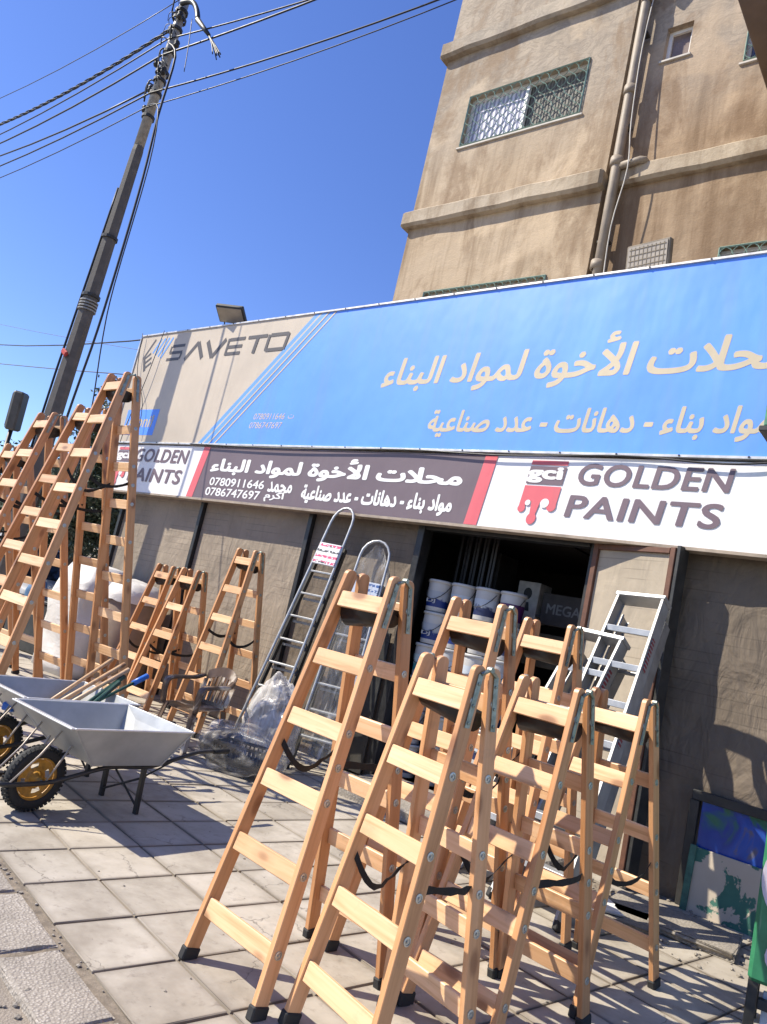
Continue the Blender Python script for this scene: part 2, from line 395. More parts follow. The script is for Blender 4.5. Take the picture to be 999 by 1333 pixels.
bm = bmesh.new()
for k in range(260):
    x = rn.uniform(-2.7, -0.4); y = rn.uniform(5.4, 6.75) ; q = rn.choice([.006, .008, .012, .02]) * rn.uniform(.7, 1.3)
    bmesh.ops.create_icosphere(bm, subdivisions=1, radius=q, matrix=T(x, y, q * .4) @ Matrix.Diagonal((rn.uniform(.7, 1.5), rn.uniform(.7, 1.5), .8, 1)))
for k in range(420):
    c = gp(0, rn.uniform(-.9, 9)) + U * rn.uniform(-6, 3.5)
    if c.y > 6.4: continue
    q = rn.choice([.002, .003, .004, .006]); bmesh.ops.create_icosphere(bm, subdivisions=1, radius=q, matrix=T(c.x, c.y, q * .4) @ Matrix.Diagonal((rn.uniform(.7, 2), rn.uniform(.7, 2), .6, 1)))
tag(link('rubble', fin(bm, 'rubble', False, CONC)), kind='stuff')

# ================================================================== APARTMENT BUILDING
bld = empty('apartment_building', (-6.45, 7.0, 0), 0, 'stained tan cement-plastered apartment building rising above the blue shop sign', 'building')
BL = Vector((-6.45, 7.0, 0))
def wall_holes(x0, x1, z0, z1, holes, y, depth, mat, name='wall'):
    xs = sorted({x0, x1, *[h[0] for h in holes], *[h[1] for h in holes]}); zs = sorted({z0, z1, *[h[2] for h in holes], *[h[3] for h in holes]})
    bm = bmesh.new()
    def q(*p): bm.faces.new([bm.verts.new(a) for a in p])
    for a, b in zip(xs, xs[1:]):
        for c, d in zip(zs, zs[1:]):
            mx, mz = (a + b) / 2, (c + d) / 2
            if any(h[0] < mx < h[1] and h[2] < mz < h[3] for h in holes): continue
            q((a, y, c), (b, y, c), (b, y, d), (a, y, d))
    for h in holes:
        a, b, c, d = h[:4]
        q((a, y, c), (a, y, d), (a, y + depth, d), (a, y + depth, c)); q((b, y, c), (b, y + depth, c), (b, y + depth, d), (b, y, d))
        q((a, y, c), (a, y + depth, c), (b, y + depth, c), (b, y, c)); q((a, y, d), (b, y, d), (b, y + depth, d), (a, y + depth, d))
    for (xa, xb) in ((x0, x0), (x1, x1)):
        q((xa, y, z0), (xa, y + 6, z0), (xa, y + 6, z1), (xa, y, z1))
    q((x0, y, z1), (x1, y, z1), (x1, y + 6, z1), (x0, y + 6, z1))
    bmesh.ops.remove_doubles(bm, verts=bm.verts[:], dist=1e-4)
    return fin(bm, name, False, mat)
W1 = (-5.91, -4.19, 7.94, 8.70); W4 = (-5.95, -4.20, 4.95, 5.88)
W2 = (-3.36, -3.07, 8.45, 8.88); W3 = (-2.47, -1.5, 8.12, 9.05); W5 = (-2.40, -1.0, 5.05, 5.99)
def wpart(name, me, mat=None, parent=bld): return link(name, me, parent, T(*(-BL)), mat)
wpart('wall', wall_holes(-6.45, -3.72, 2.95, 14.0, [W1, W4], 6.87, .22, PLASTER))
wpart('wall', wall_holes(-3.72, 4.0, 2.95, 14.0, [W2, W3, W5], 7.0, .22, PLASTER_D))
def ledge(x0, x1, y, z0, z1, d):
    bm = bmesh.new(); addbox(bm, ((x0 + x1) / 2, y - d / 2 + .05, (z0 + z1) / 2), (x1 - x0, d + .1, z1 - z0), None, 0.035)
    bmesh.ops.subdivide_edges(bm, edges=[e for e in bm.edges if e.calc_length() > 1], cuts=30)
    for v in bm.verts: v.co += Vector((0, mnoise.noise(v.co * 2.2), mnoise.noise(v.co * 2.0 + Vector((5, 5, 5))))) * 0.018
    return fin(bm, 'ledge', False, LEDGE)
wpart('ledge', ledge(-6.55, -3.70, 6.87, 6.84, 7.07, .11)); wpart('ledge', ledge(-3.69, 4.0, 7.0, 6.90, 7.13, .10))
wpart('ledge', ledge(-6.55, -3.70, 6.87, 9.43, 9.68, .11)); wpart('ledge', ledge(-3.69, 4.0, 7.0, 9.55, 9.8, .10))
wpart('ledge', ledge(-6.55, -3.70, 6.87, 12.1, 12.35, .11))
GLASS = plain('dark_window_glass', (0.03, 0.035, 0.045), 0.08, 0, 0.3, 2)
def curtain_mat(name, a, b, sc):
    n = NT(name, 0.7); v = n.vec((1, 1, 0.12)); f = n.wave(v, sc, 3.5, 'X', 3)
    n.col(n.ramp(f, [(0.2, a), (0.8, b)])); n.bump(f, 0.6, 0.02); return n.m
CURT = curtain_mat('pale_curtain', (0.30, 0.31, 0.42), (0.72, 0.72, 0.82), 5)
MESHS = curtain_mat('dark_fly_screen', (0.10, 0.095, 0.085), (0.17, 0.16, 0.14), 7)
GRN = plain('green_white_grille_paint', (0.20, 0.30, 0.25), 0.5, 0, 0.25, 12)
def grille(x0, x1, z0, z1, y, nb, mat):
    bm = bmesh.new(); r = .008
    for a, b in (((x0, z0), (x1, z0)), ((x1, z0), (x1, z1)), ((x1, z1), (x0, z1)), ((x0, z1), (x0, z0))):
        tube(bm, [(a[0], y, a[1]), (b[0], y, b[1])], .011, 4)
    st = (x1 - x0) / nb; nz = max(2, round((z1 - z0) / (st * 1.05)))
    for k in range(nb):
        for ph in (0, 1):
            xc = x0 + st * (k + .5); pts = []
            for q in range(nz * 4 + 1):
                z = z0 + (z1 - z0) * q / (nz * 4)
                s = math.sin(math.pi * (q / 4)) if True else 0
                s = math.copysign(abs(s) ** .8, s)
                pts.append((xc + (s if ph else -s) * st * .48, y + (.004 if ph else -.004), z))
            tube(bm, pts, r * .6, 4)
    return fin(bm, 'grille', False, mat)
SILL = plain('pale_sill', (.50, .46, .40), .7)
def window(h, y, panes, nb, lab=None, split=None):
    a, b, c, d = h
    fr = wpart('window', None or (lambda: (lambda bm: (addbox(bm, (a + .02, y + .10, (c + d) / 2), (.04, .05, d - c)), addbox(bm, (b - .02, y + .10, (c + d) / 2), (.04, .05, d - c)), addbox(bm, ((a + b) / 2, y + .10, d - .02), (b - a - .08, .05, .04)), addbox(bm, ((a + b) / 2, y + .10, c + .02), (b - a - .08, .05, .04)), fin(bm, 'frame', False, WHITE))[-1])(bmesh.new()))())
    n = len(panes); w = (b - a - .08) / n
    for k, m in enumerate(panes):
        x = a + .04 + w * (k + .5)
        me = box(w - .004, .012, d - c - .08, 0, m)
        o = link('pane', me, fr, T(x, y + .11 + .012 * (k % 2), (c + d) / 2))
        if k:
            link('mullion', box(.045, .05, d - c - .08, .004, WHITE), fr, T(a + .04 + w * k, y + .085, (c + d) / 2))
    link('sill', box(b - a + .06, .07, .028, .004, SILL), fr, T((a + b) / 2, y + .01, c - .015))
    if nb: link('grille', grille(a + .015, b - .015, c + .015, d - .01, y - .015, nb, GRN), fr)
    return fr
window(W1, 6.87, [CURT, MESHS], 13); window(W4, 6.87, [GLASS, GLASS], 16)
window(W2, 7.0, [plain('frosted_brown_pane', (0.17, 0.125, 0.10), 0.25, 0, .2, 3)], 0)
window(W3, 7.0, [plain('blue_dark_pane', (0.03, 0.055, 0.16), 0.15, 0, .3, 4), GLASS], 7); window(W5, 7.0, [GLASS, CURT], 11)
# balcony slab, only its underside shows at the top right
bm = bmesh.new(); addbox(bm, (0.4, 5.9, 7.5), (4.96, 2.1, .18), None, .01); addbox(bm, (0.4, 4.90, 8.04), (4.96, .10, .90), None, .005); addbox(bm, (-2.03, 5.95, 8.04), (.10, 1.99, .90), None, .005)
wpart('balcony', fin(bm, 'balcony', False, plain('brown_render', (0.17, 0.115, 0.075), .85, 0, .2, 3, .3)))
# drain pipe with collars
PIPE = plain('weathered_pipe', (0.30, 0.245, 0.185), .6, 0, .2, 6, .1)
bm = bmesh.new(); px = -3.60; py = 6.86
tube(bm, [(px + .02, py, 5.2), (px, py, 7.0), (px - .02, py, 9.4), (px - .02, py, 10.0), (px + .02, py, 13.8)], .055, 12)
for z in (5.9, 7.15, 8.05, 9.25, 10.4): lathe(bm, [(.05, -.05), (.071, -.05), (.071, .05), (.05, .05)], 12, T(px - .008, py, z))
dp = wpart('drain_pipe', fin(bm, 'pipe', True, PIPE))
link('branch_pipe', tubem([(px + .02, py, 7.09), (px + .26, py + .01, 7.12), (px + .30, py + .03, 7.12), (px + .31, py + .2, 7.12)], .042, 10, PIPE), dp)
bm = bmesh.new()
for z in (6.2, 7.6, 8.8, 9.9): addbox(bm, (px, py + .05, z), (.13, .09, .025))
link('pipe_bracket', fin(bm, 'bracket', False, DKSTEEL), dp)
link('loose_cable', tubem(smoothpath([(px + .12, py - .03, 5.5), (px + .10, py - .06, 6.3), (px + .16, py - .05, 7.0), (px + .10, py - .05, 7.6), (px + .05, py - .02, 8.6), (px + .09, py, 9.6)]), .008, 5, plain('grey_cable', (.45, .42, .38), .6)), dp)
bm = bmesh.new(); tube(bm, [(px + .10, py - .03, 9.42), (px + .30, py + .02, 9.50)], .045, 10); link('branch_pipe', fin(bm, 'stub', True, PIPE), dp)

# ================================================================== SHOP FRONT
shop = empty('shop', (-11.3, 6.85, 0), 0, 'ground-floor shop front clad in tan sheeting with dark steel posts under the signs', 'shop')
SL = Vector((-11.3, 6.85, 0))
def sp(name, me, M=ID, parent=shop, mat=None): return link(name, me, parent, (T(*(-SL)) if parent is shop else ID) @ M, mat)
def cloth_panel(x0, x1, z0, z1, y, seed, mat, amp=.010):
    nx = max(6, int((x1 - x0) * 9)); nz = 26; bm = bmesh.new(); g = []
    for i in range(nx + 1):
        row = []
        for k in range(nz + 1):
            x = x0 + (x1 - x0) * i / nx; z = z0 + (z1 - z0) * k / nz
            u = i / nx; e = min(u, 1 - u, .25) * 4
            fd = 0.0
            if seed == 4: q_ = x * .80 - z * .60; fd = .055 * mnoise.noise(Vector((q_ * 3.2, (x * .6 + z * .8) * .45, 3.0))) * e + .02 * mnoise.noise(Vector((q_ * 8.0, z * .5, 1.0))) * e
            d = (mnoise.noise(Vector((x * 1.7 + z * .9, z * .7, seed))) + .5 * mnoise.noise(Vector((x * 4 + z * 2.2, z * 1.2, seed + 5)))) * amp * e
            row.append(bm.verts.new((x, y - .01 - abs(d) * 1.2 - d * .3 - max(-.04, fd) - (.04 if seed == 4 else 0), z)))
        g.append(row)
    for i in range(nx):
        for k in range(nz): bm.faces.new((g[i][k], g[i + 1][k], g[i + 1][k + 1], g[i][k + 1]))
    return fin(bm, 'sheet', True, mat)
sp('cladding_sheet', cloth_panel(-11.3, -9.2, 0, 2.95, 6.83, 1, TARP))
sp('cladding_sheet', cloth_panel(-9.12, -6.92, 0, 2.95, 6.83, 2, TARP))
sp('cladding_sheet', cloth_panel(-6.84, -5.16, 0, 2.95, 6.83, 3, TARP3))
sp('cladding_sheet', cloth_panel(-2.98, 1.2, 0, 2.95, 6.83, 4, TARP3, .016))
sp('back_wall', box(6.2, .2, 2.95, 0, DKSTEEL), T(-8.26, 6.98, 1.475)); sp('back_wall', box(4.2, .2, 2.95, 0, DKSTEEL), T(-.88, 6.98, 1.475))
for x in (-9.16, -6.88): sp('post', box(.07, .07, 2.86, .004, BLKSTEEL), T(x, 6.79, 1.43))
sp('post', box(.07, .06, 2.86, .004, BLKSTEEL), T(-11.26, 6.79, 1.43))
# doorway frame and interior shell
sp('door_frame', box(.09, .14, 2.92, .006, BLKSTEEL), T(-5.10, 6.83, 1.46)); sp('door_frame', box(.07, .14, 2.86, .006, DKSTEEL), T(-3.035, 6.86, 1.43))
sp('door_lintel', box(1.98, .14, .12, .006, BLKSTEEL), T(-4.06, 6.84, 2.86))
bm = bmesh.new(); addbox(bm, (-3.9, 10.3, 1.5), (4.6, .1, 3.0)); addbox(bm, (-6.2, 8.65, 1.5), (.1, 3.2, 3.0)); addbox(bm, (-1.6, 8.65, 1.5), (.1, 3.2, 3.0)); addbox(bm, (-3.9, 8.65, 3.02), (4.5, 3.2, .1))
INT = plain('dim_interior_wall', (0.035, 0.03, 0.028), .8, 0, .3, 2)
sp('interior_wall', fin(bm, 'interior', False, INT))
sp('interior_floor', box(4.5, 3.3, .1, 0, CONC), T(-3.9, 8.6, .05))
# folded dark shutter seen just inside the left of the doorway
bm = bmesh.new()
for k in range(9): addbox(bm, (-4.95 + .06 * k, 7.42 + .03 * (k % 2), 1.6), (.03, .035, 2.7), None, .004)
sp('folding_shutter', fin(bm, 'shutter', False, BLKSTEEL))
# dark steel plate left of the doorway
sp('dark_panel', box(.78, .03, 1.55, .004, DKSTEEL), T(-5.58, 6.745, .80))
# swung-out door leaf: tan sheet in a timber frame, hinge at x=-3.03
leaf = empty('door_leaf', (0, 0, 0)); leaf.parent = shop
hx, hy, fx, fy = -2.99, 6.74, -2.16, 6.53
dx, dy = fx - hx, fy - hy; Lw = math.hypot(dx, dy); an = math.atan2(dy, dx)
leaf.matrix_local = T(hx + 11.3, hy - 6.85, 0) @ Matrix.Rotation(an, 4, 'Z')
TIMBER = plain('dark_red_timber', (0.115, 0.048, 0.026), .6, 0, .3, 12, .1)
link('door_sheet', cloth_panel(.05, Lw - .05, .10, 2.78, .0, 9, TARP2, .008), leaf, T(0, .0, 0))
link('leaf_frame', box(.055, .05, 2.80, .004, TIMBER), leaf, T(.0275, -.02, 1.43)); link('leaf_frame', box(.05, .05, 2.80, .004, TIMBER), leaf, T(Lw - .025, -.02, 1.43))
link('leaf_frame', box(Lw - .11, .045, .05, .004, TIMBER), leaf, T(Lw / 2, -.02, 2.80)); link('leaf_edge', box(.035, .14, 2.84, .003, DKSTEEL), leaf, T(Lw + .020, .04, 1.43))
# low framed hatch with blue-green pane and a peeling board, right of the doorway
hatch = empty('hatch', (0, 0, 0)); hatch.parent = shop; hatch.matrix_local = T(*(-SL))
link('hatch_frame', box(1.5, .06, .075, .004, DKSTEEL), hatch, T(-1.05, 6.735, .86)); link('hatch_frame', box(.07, .06, .82, .004, DKSTEEL), hatch, T(-1.775, 6.735, .41))
n = NT('blue_green_smeared_pane', .18); v = n.vec(rnd=False); f = n.noise(v, 2.6, 4, .55, .8)
n.col(n.ramp(f, [(.30, (.02, .05, .035)), (.43, (.03, .16, .11)), (.50, (.02, .06, .30)), (.60, (.03, .10, .42)), (.66, (.17, .14, .08)), (.8, (.05, .17, .24))]))
link('hatch_pane', box(1.40, .015, .40, 0, n.m), hatch, T(-1.02, 6.745, .63))
n = NT('peeling_white_paint', .7); v = n.vec(rnd=False)
f = n.noise(v, 2.7, 6, .6, .5); w_ = n.ramp(f, [(.52, (0, 0, 0)), (.535, (1, 1, 1))])
n.col(n.mix(n.mix((.54, .46, .36), (.44, .37, .28), n.noise(v, 7, 4)), n.mix((.035, .12, .085), (.06, .19, .14), n.noise(v, 12, 3)), w_)); n.bump(n.math('SUBTRACT', 1.0, w_), .5, .004)
bm = bmesh.new(); addbox(bm, (0, 0, 0), (1.42, .03, .50), None, .004)
sp('peeling_board', fin(bm, 'board', False, n.m), T(-1.03, 6.68, .225) @ Matrix.Rotation(R(-7), 4, 'X'))
link('board_stile', box(.05, .035, .50, .003, plain('chipped_green', (.05, .14, .10), .6, 0, .4, 14)), hatch, T(-1.725, 6.665, .235) @ Matrix.Rotation(R(-7), 4, 'X'))

# ------------------------------------------------------------------ lettering
ARF = {'ا': (0xFE8D, 2), 'أ': (0xFE83, 2), 'ب': (0xFE8F, 4), 'ة': (0xFE93, 2), 'ت': (0xFE95, 4), 'ح': (0xFEA1, 4), 'خ': (0xFEA5, 4), 'د': (0xFEA9, 2), 'ر': (0xFEAD, 2),
       'ص': (0xFEB9, 4), 'ع': (0xFEC9, 4), 'ك': (0xFED9, 4), 'ل': (0xFEDD, 4), 'م': (0xFEE1, 4), 'ن': (0xFEE5, 4), 'ه': (0xFEE9, 4), 'و': (0xFEED, 2), 'ي': (0xFEF1, 4), 'ء': (0xFE80, 1),
       'LA': (0xFEFB, 2), 'LH': (0xFEF7, 2)}
def shape(s):
    s2 = []; i = 0
    while i < len(s):
        if s[i] == 'ل' and i + 1 < len(s) and s[i + 1] in 'اأ': s2.append('LA' if s[i + 1] == 'ا' else 'LH'); i += 2
        else: s2.append(s[i]); i += 1
    out = []
    for i, c in enumerate(s2):
        if c not in ARF: out.append(c); continue
        b, nf = ARF[c]
        prev = i > 0 and s2[i - 1] in ARF and ARF[s2[i - 1]][1] == 4
        nxt = nf == 4 and i + 1 < len(s2) and s2[i + 1] in ARF and ARF[s2[i + 1]][1] > 1
        if nf == 1: k = 0
        elif prev and nxt: k = 3
        elif prev: k = 1
        elif nxt: k = 2
        else: k = 0
        out.append(chr(b + k))
    return ''.join(reversed(out))
def outlines(ch):
    """closed contours of a glyph and its advance"""
    res = []
    for body in (ch, ch + ch):
        cu = bpy.data.curves.new('txt', 'FONT'); cu.body = body; o = bpy.data.objects.new('txt', cu); C.objects.link(o)
        dg = bpy.context.evaluated_depsgraph_get(); cv = o.evaluated_get(dg).to_curve(dg); cs = []
        for sp_ in cv.splines:
            bp_ = sp_.bezier_points; n_ = len(bp_); pts = []
            for k in range(n_):
                a, b = bp_[k], bp_[(k + 1) % n_]; p0, p1, p2, p3 = a.co.xy, a.handle_right.xy, b.handle_left.xy, b.co.xy
                straight = (p1 - p0).cross(p3 - p0) ** 2 < 1e-9 and (p2 - p0).cross(p3 - p0) ** 2 < 1e-9
                for q in range(1 if straight else 4):
                    t = q / 4; pts.append(p0 * (1 - t) ** 3 + p1 * 3 * t * (1 - t) ** 2 + p2 * 3 * t * t * (1 - t) + p3 * t ** 3)
            if len(pts) > 2: cs.append([(p[0], p[1]) for p in pts])
        res.append(cs); o.to_curve_clear() if hasattr(o, 'to_curve_clear') else None; bpy.data.objects.remove(o)
    mx = lambda cs: max((p[0] for c in cs for p in c), default=0)
    return res[0], mx(res[1]) - mx(res[0])
_gc = {}
def glyph(ch, bold):
    """outline thickened by the union of shifted copies, triangulated with overlaps resolved (non-zero winding)"""
    if (ch, bold) in _gc: return _gc[ch, bold]
    cs, adv = outlines(ch)
    if ch in '\uFEF7\uFEF8':
        cs, adv = outlines(chr(ord(ch) + 4)); h, _ = outlines('\uFE80'); hx = min(p[0] for c in h for p in c); hy = min(p[1] for c in h for p in c)
        lx = min(p[0] for c in cs for p in c); tp = max(p[1] for c in cs for p in c)
        cs = cs + [[(lx + .02 + (a - hx) * .7, tp + .05 + (b - hy) * .55) for a, b in c] for c in h]
    offs = [(0, 0)] if bold <= 0 else [(0, 0)] + [(bold * math.cos(a), bold * math.sin(a)) for a in (math.pi * k / 3 for k in range(6))]
    vs = []; es = []
    for ox, oy in offs:
        for c in cs:
            k = len(vs); n_ = len(c); vs += [Vector((a + ox, b + oy)) for a, b in c]; es += [(k + q, k + (q + 1) % n_) for q in range(n_)]
    ov, oe, of, *_ = delaunay_2d_cdt(vs, es, [], 0, 1e-5)
    P_ = np.array([tuple(v) for v in ov]); F = np.array([f for f in of if len(f) == 3]); cen = P_[F].mean(axis=1)
    seg = np.array([(a[0], a[1], b[0], b[1]) for c in cs for a, b in zip(c, c[1:] + c[:1])]); keep = np.zeros(len(F), bool)
    for ox, oy in offs:
        x = (cen[:, 0] - ox)[:, None]; y = (cen[:, 1] - oy)[:, None]; x1, y1, x2, y2 = seg.T
        with np.errstate(all='ignore'):
            xi = x1 + (y - y1) * (x2 - x1) / (y2 - y1)
        upc = (y1 <= y) & (y2 > y) & (xi > x); dnc = (y2 <= y) & (y1 > y) & (xi > x)
        keep |= (upc.sum(1) - dnc.sum(1)) != 0
    F = F[keep]; used = np.unique(F); mp = {int(u): k for k, u in enumerate(used)}
    _gc[ch, bold] = ([tuple(P_[u]) for u in used], [tuple(mp[int(q)] for q in f) for f in F], adv); return _gc[ch, bold]
def lettering(parent, s, x0, x1, z0, z1, y, mat, bold=0.0, shear=0.0, arabic=False, name='lettering', space=1.0, M=None):
    if arabic: s = shape(s)
    V_ = []; F_ = []; cx = 0.0
    for gi, ch in enumerate(s):
        if ch == ' ': cx += .28 * space; continue
        vs, fs, adv = glyph(ch, bold); k = len(V_)
        V_ += [(a + cx, -.0004 * (gi % 2), b) for a, b in vs]; F_ += [tuple(q + k for q in f) for f in fs]; cx += adv * space
    xs = [v[0] for v in V_]; zs = [v[2] for v in V_]; ax, bx, az_, bz = min(xs), max(xs), min(zs), max(zs); H = z1 - z0; out = []
    for (a, d, b) in V_:
        t = (b - az_) / (bz - az_); X = (a - ax) / (bx - ax)
        out.append((x0 + X * (x1 - x0 - abs(shear) * H) + shear * H * t, y + d, z0 + H * t))
    me = bpy.data.meshes.new('lettering'); me.from_pydata(out, [], F_); me.materials.append(mat); me.update()
    return link(name, me, parent, M if M is not None else T(*(-SG)))
def flat(parent, polys, y, mat, name='print', th=.0, M=None):
    if name in ('red_band', 'stripe') and len(polys) > 1:
        return [flat(parent, [q], y, mat, name, th, M) for q in polys][-1]
    bm = bmesh.new()
    for k, poly in enumerate(polys): bm.faces.new([bm.verts.new((x, y - .0003 * k, z)) for x, z in poly])
    return link(name, fin(bm, name, False, mat), parent, M if M is not None else T(*(-SG)))
def circ(cx, cz, r, n=14, rz=None): return [(cx + r * math.cos(2 * math.pi * k / n), cz + (rz or r) * math.sin(2 * math.pi * k / n)) for k in range(n)]

# ================================================================== BLUE SIGN
YS = 6.55; SG = Vector((-5.4, YS, 3.65))
def vinyl(name, c, var=.08):
    n = NT(name, .45); v = n.vec(rnd=False)
    f = n.noise(v, .9, 5, .6, .3); st = n.noise(n.vec((5, 5, .35), rnd=False), 1.2, 5, .6)
    col = n.ramp(f, [(.3, tuple(x * (1 - var) for x in c)), (.7, tuple(min(1, x * (1 + var)) for x in c))])
    col = n.mix(col, tuple(.6 * x + .4 * y for x, y in zip(c, (.25, .22, .18))), n.ramp(st, [(.52, (0, 0, 0)), (.75, (.35, .35, .35))]))
    n.col(col); n.bump(n.noise(n.vec((1, 1, .5), rnd=False), 1.6, 3), .35, .05); return n.m
V_BLUE = vinyl('sky_blue_vinyl', (.11, .31, 1.0)); V_BEIGE = vinyl('faded_beige_vinyl', (.54, .46, .36), .12)
V_STR = vinyl('pale_blue_vinyl', (.14, .33, .72)); V_DK = vinyl('charcoal_vinyl', (.085, .075, .07)); V_LET = vinyl('cream_lettering', (.55, .465, .325), .06)
V_PUR = vinyl('dark_mauve_vinyl', (.15, .11, .125)); V_WHT = vinyl('off_white_vinyl', (.80, .78, .77), .04); V_RED = vinyl('faded_red_vinyl', (.68, .13, .15)); V_WL = vinyl('white_lettering', (.82, .82, .80), .02)
V_GP = vinyl('mauve_lettering', (.165, .115, .135), .04)
bs = empty('shop_sign', SG, 0, 'large blue and beige shop sign board with cream Arabic lettering', 'sign')
bz0, bz1 = 3.66, 5.58; bx0, bx1 = -11.72, 1.5
link('sign_panel', box(bx1 - bx0, .16, bz1 - bz0, .0, V_BLUE), bs, T((bx0 + bx1) / 2, YS + .08, (bz0 + bz1) / 2) @ ID if False else T((bx0 + bx1) / 2 - SG.x, .08, (bz0 + bz1) / 2 - SG.z))
TRIM = plain('aluminium_trim', (.62, .60, .57), .4, .5, .2, 9)
for (cx, cz, sx, sz) in (((bx0 + bx1) / 2, bz1 + .012, bx1 - bx0 + .03, .026), ((bx0 + bx1) / 2, bz0 + .008, bx1 - bx0 + .03, .026)):
    link('sign_frame', box(sx, .19, sz, .003, TRIM), bs, T(cx - SG.x, .075, cz - SG.z))
link('sign_frame', box(.028, .19, bz1 - bz0 - .03, .003, TRIM), bs, T(bx0 - .012 - SG.x, .075, (bz0 + bz1) / 2 - SG.z))
for k in range(22):
    for zq in (bz0 + .012, bz1 + .012): link('screw', box(.014, .006, .014, 0, DKSTEEL), bs, T(bx0 + .15 + .58 * k - SG.x, -.023, zq - SG.z))
def ex(t): return -9.37 + t * (-7.50 + 9.37)       # beige edge, t = 0 bottom .. 1 top
zb, zt = bz0 + .024, bz1 - .003; y1, y2, y3 = YS - .0018, YS - .0036, YS - .0054
flat(bs, [[(bx0 + .004, zb), (ex(0), zb), (ex(1), zt), (bx0 + .004, zt)]], y1, V_BEIGE, 'beige_field')
for a, b in ((.0, .17), (.21, .29), (.335, .395)):
    pass
flat(bs, [[(ex(0) + a, zb), (ex(0) + b, zb), (ex(1) + b, zt), (ex(1) + a, zt)] for a, b in ((.0, .10), (.135, .24))], y2, V_STR, 'stripe')
flat(bs, [[(ex(0) + a, zb), (ex(0) + b, zb), (ex(1) + b, zt), (ex(1) + a, zt)] for a, b in ((.10, .135), (.24, .275), (.375, .41))], y2, V_LET, 'stripe')
# SAVETO drawn in bars
def bar(x0, z0, x1, z1, w):
    d = Vector((x1 - x0, z1 - z0)).normalized(); n = Vector((-d.y, d.x)) * w / 2
    return [(x0 + n.x, z0 + n.y), (x1 + n.x, z1 + n.y), (x1 - n.x, z1 - n.y), (x0 - n.x, z0 - n.y)]
def hbar(x0, x1, z, h=.052, sh=.10): return [(x0 - sh * .5 * h, z - h / 2), (x1 - sh * .5 * h, z - h / 2), (x1 + sh * .5 * h, z + h / 2), (x0 + sh * .5 * h, z + h / 2)]
zl, zh = 5.075, 5.355; zm = (zl + zh) / 2
P_ = []
P_ += [hbar(-10.72, -10.33, zh - .02), hbar(-10.76, -10.37, zm + .005), hbar(-10.82, -10.42, zl + .03), bar(-10.74, zh - .02, -10.76, zm, .05), bar(-10.38, zm, -10.41, zl + .03, .05)]   # S
P_ += [bar(-10.24, zl, -9.93, zh, .075), bar(-9.93, zh, -9.72, zl, .085)]                                         # A
P_ += [bar(-9.66, zh, -9.44, zl, .085), bar(-9.44, zl, -9.14, zh, .075)]                                            # V
P_ += [hbar(-9.03, -8.62, zh - .02), hbar(-9.05, -8.66, zm), hbar(-9.08, -8.68, zl + .03), bar(-9.05, zh, -9.07, zl + .01, .05)]   # E
P_ += [hbar(-8.54, -8.06, zh - .02), bar(-8.29, zh - .04, -8.33, zl, .075)]                                         # T
P_ += [hbar(-7.97, -7.55, zh - .02), hbar(-8.02, -7.60, zl + .03), bar(-8.0, zh - .01, -8.03, zl + .02, .06), bar(-7.54, zh - .01, -7.59, zl + .02, .06)]   # O
P_ = [[(-10.8 + (x + 10.8) * .877, z) for x, z in q] for q in P_]
flat(bs, P_, y2, V_DK, 'lettering')
flat(bs, [bar(-11.52, 5.16, -11.28, 5.50, .045), bar(-11.49, 5.18, -11.38, 4.93, .06), bar(-11.49, 5.15, -11.32, 5.25, .04), bar(-11.46, 5.06, -11.27, 5.17, .04), bar(-11.42, 4.97, -11.24, 5.08, .04)], y2, V_DK, 'logo')
flat(bs, [bar(-11.27 + .09 * k, 5.25 - .035 * k, -11.11 + .11 * k, 5.50, .042) for k in range(4)], y2, V_STR, 'logo')
flat(bs, [[(-11.52, 3.80), (-10.62, 3.80), (-10.60, 4.24), (-11.52, 4.24)]], y2, V_BLUE, 'small_blue_field')
lettering(bs, 'ultonil', -11.48, -10.70, 3.93, 4.14, y3, V_LET, .02, .12)
lettering(bs, '0780911646', -8.25, -7.60, 4.05, 4.14, y1, V_LET, .004, .15); lettering(bs, 'ت', -7.54, -7.43, 4.06, 4.12, y1, V_LET, 0, 0, True)
lettering(bs, '0786747697', -8.30, -7.62, 3.92, 4.01, y1, V_LET, .004, .15)
lettering(bs, 'محلات الأخوة لمواد البناء', -6.04, -1.40, 4.37, 4.95, y1, V_LET, .028, .18, True)
lettering(bs, 'مواد بناء - دهانات - عدد صناعية', -5.19, -1.53, 3.81, 4.15, y1, V_LET, .030, .16, True)
# ================================================================== WHITE / MAUVE SIGN
SG = Vector((-5.4, YS, 2.9)); wz0, wz1 = 2.86, 3.635
ws = empty('shop_sign', SG, 0, 'long white and mauve paint-brand sign board below the blue sign', 'sign')
link('sign_panel', box(bx1 + 11.55, .15, wz1 - wz0, .0, V_WHT), ws, T((bx1 - 11.55) / 2 - SG.x, .075 + .012, (wz0 + wz1) / 2 - SG.z))
link('sign_underside', box(bx1 + 11.55, .15, .03, .002, plain('dusty_sign_edge', (.33, .27, .21), .7)), ws, T((bx1 - 11.55) / 2 - SG.x, .077, wz0 - .017 - SG.z))
y1, y2, y3 = YS + .008, YS + .005, YS + .002
flat(ws, [[(-9.20, wz0 + .003), (-4.30, wz0 + .003), (-4.20, wz1 - .003), (-9.06, wz1 - .003)]], y1, V_PUR, 'mauve_field')
flat(ws, [[(-9.33, wz0 + .003), (-9.18, wz0 + .003), (-9.04, wz1 - .003), (-9.19, wz1 - .003)], [(-4.42, wz0 + .003), (-4.26, wz0 + .003), (-4.16, wz1 - .003), (-4.31, wz1 - .003)]], y2, V_RED, 'red_band')
lettering(ws, 'محلات الأخوة لمواد البناء', -8.93, -4.52, 3.22, 3.53, y2, V_WL, .045, .10, True)
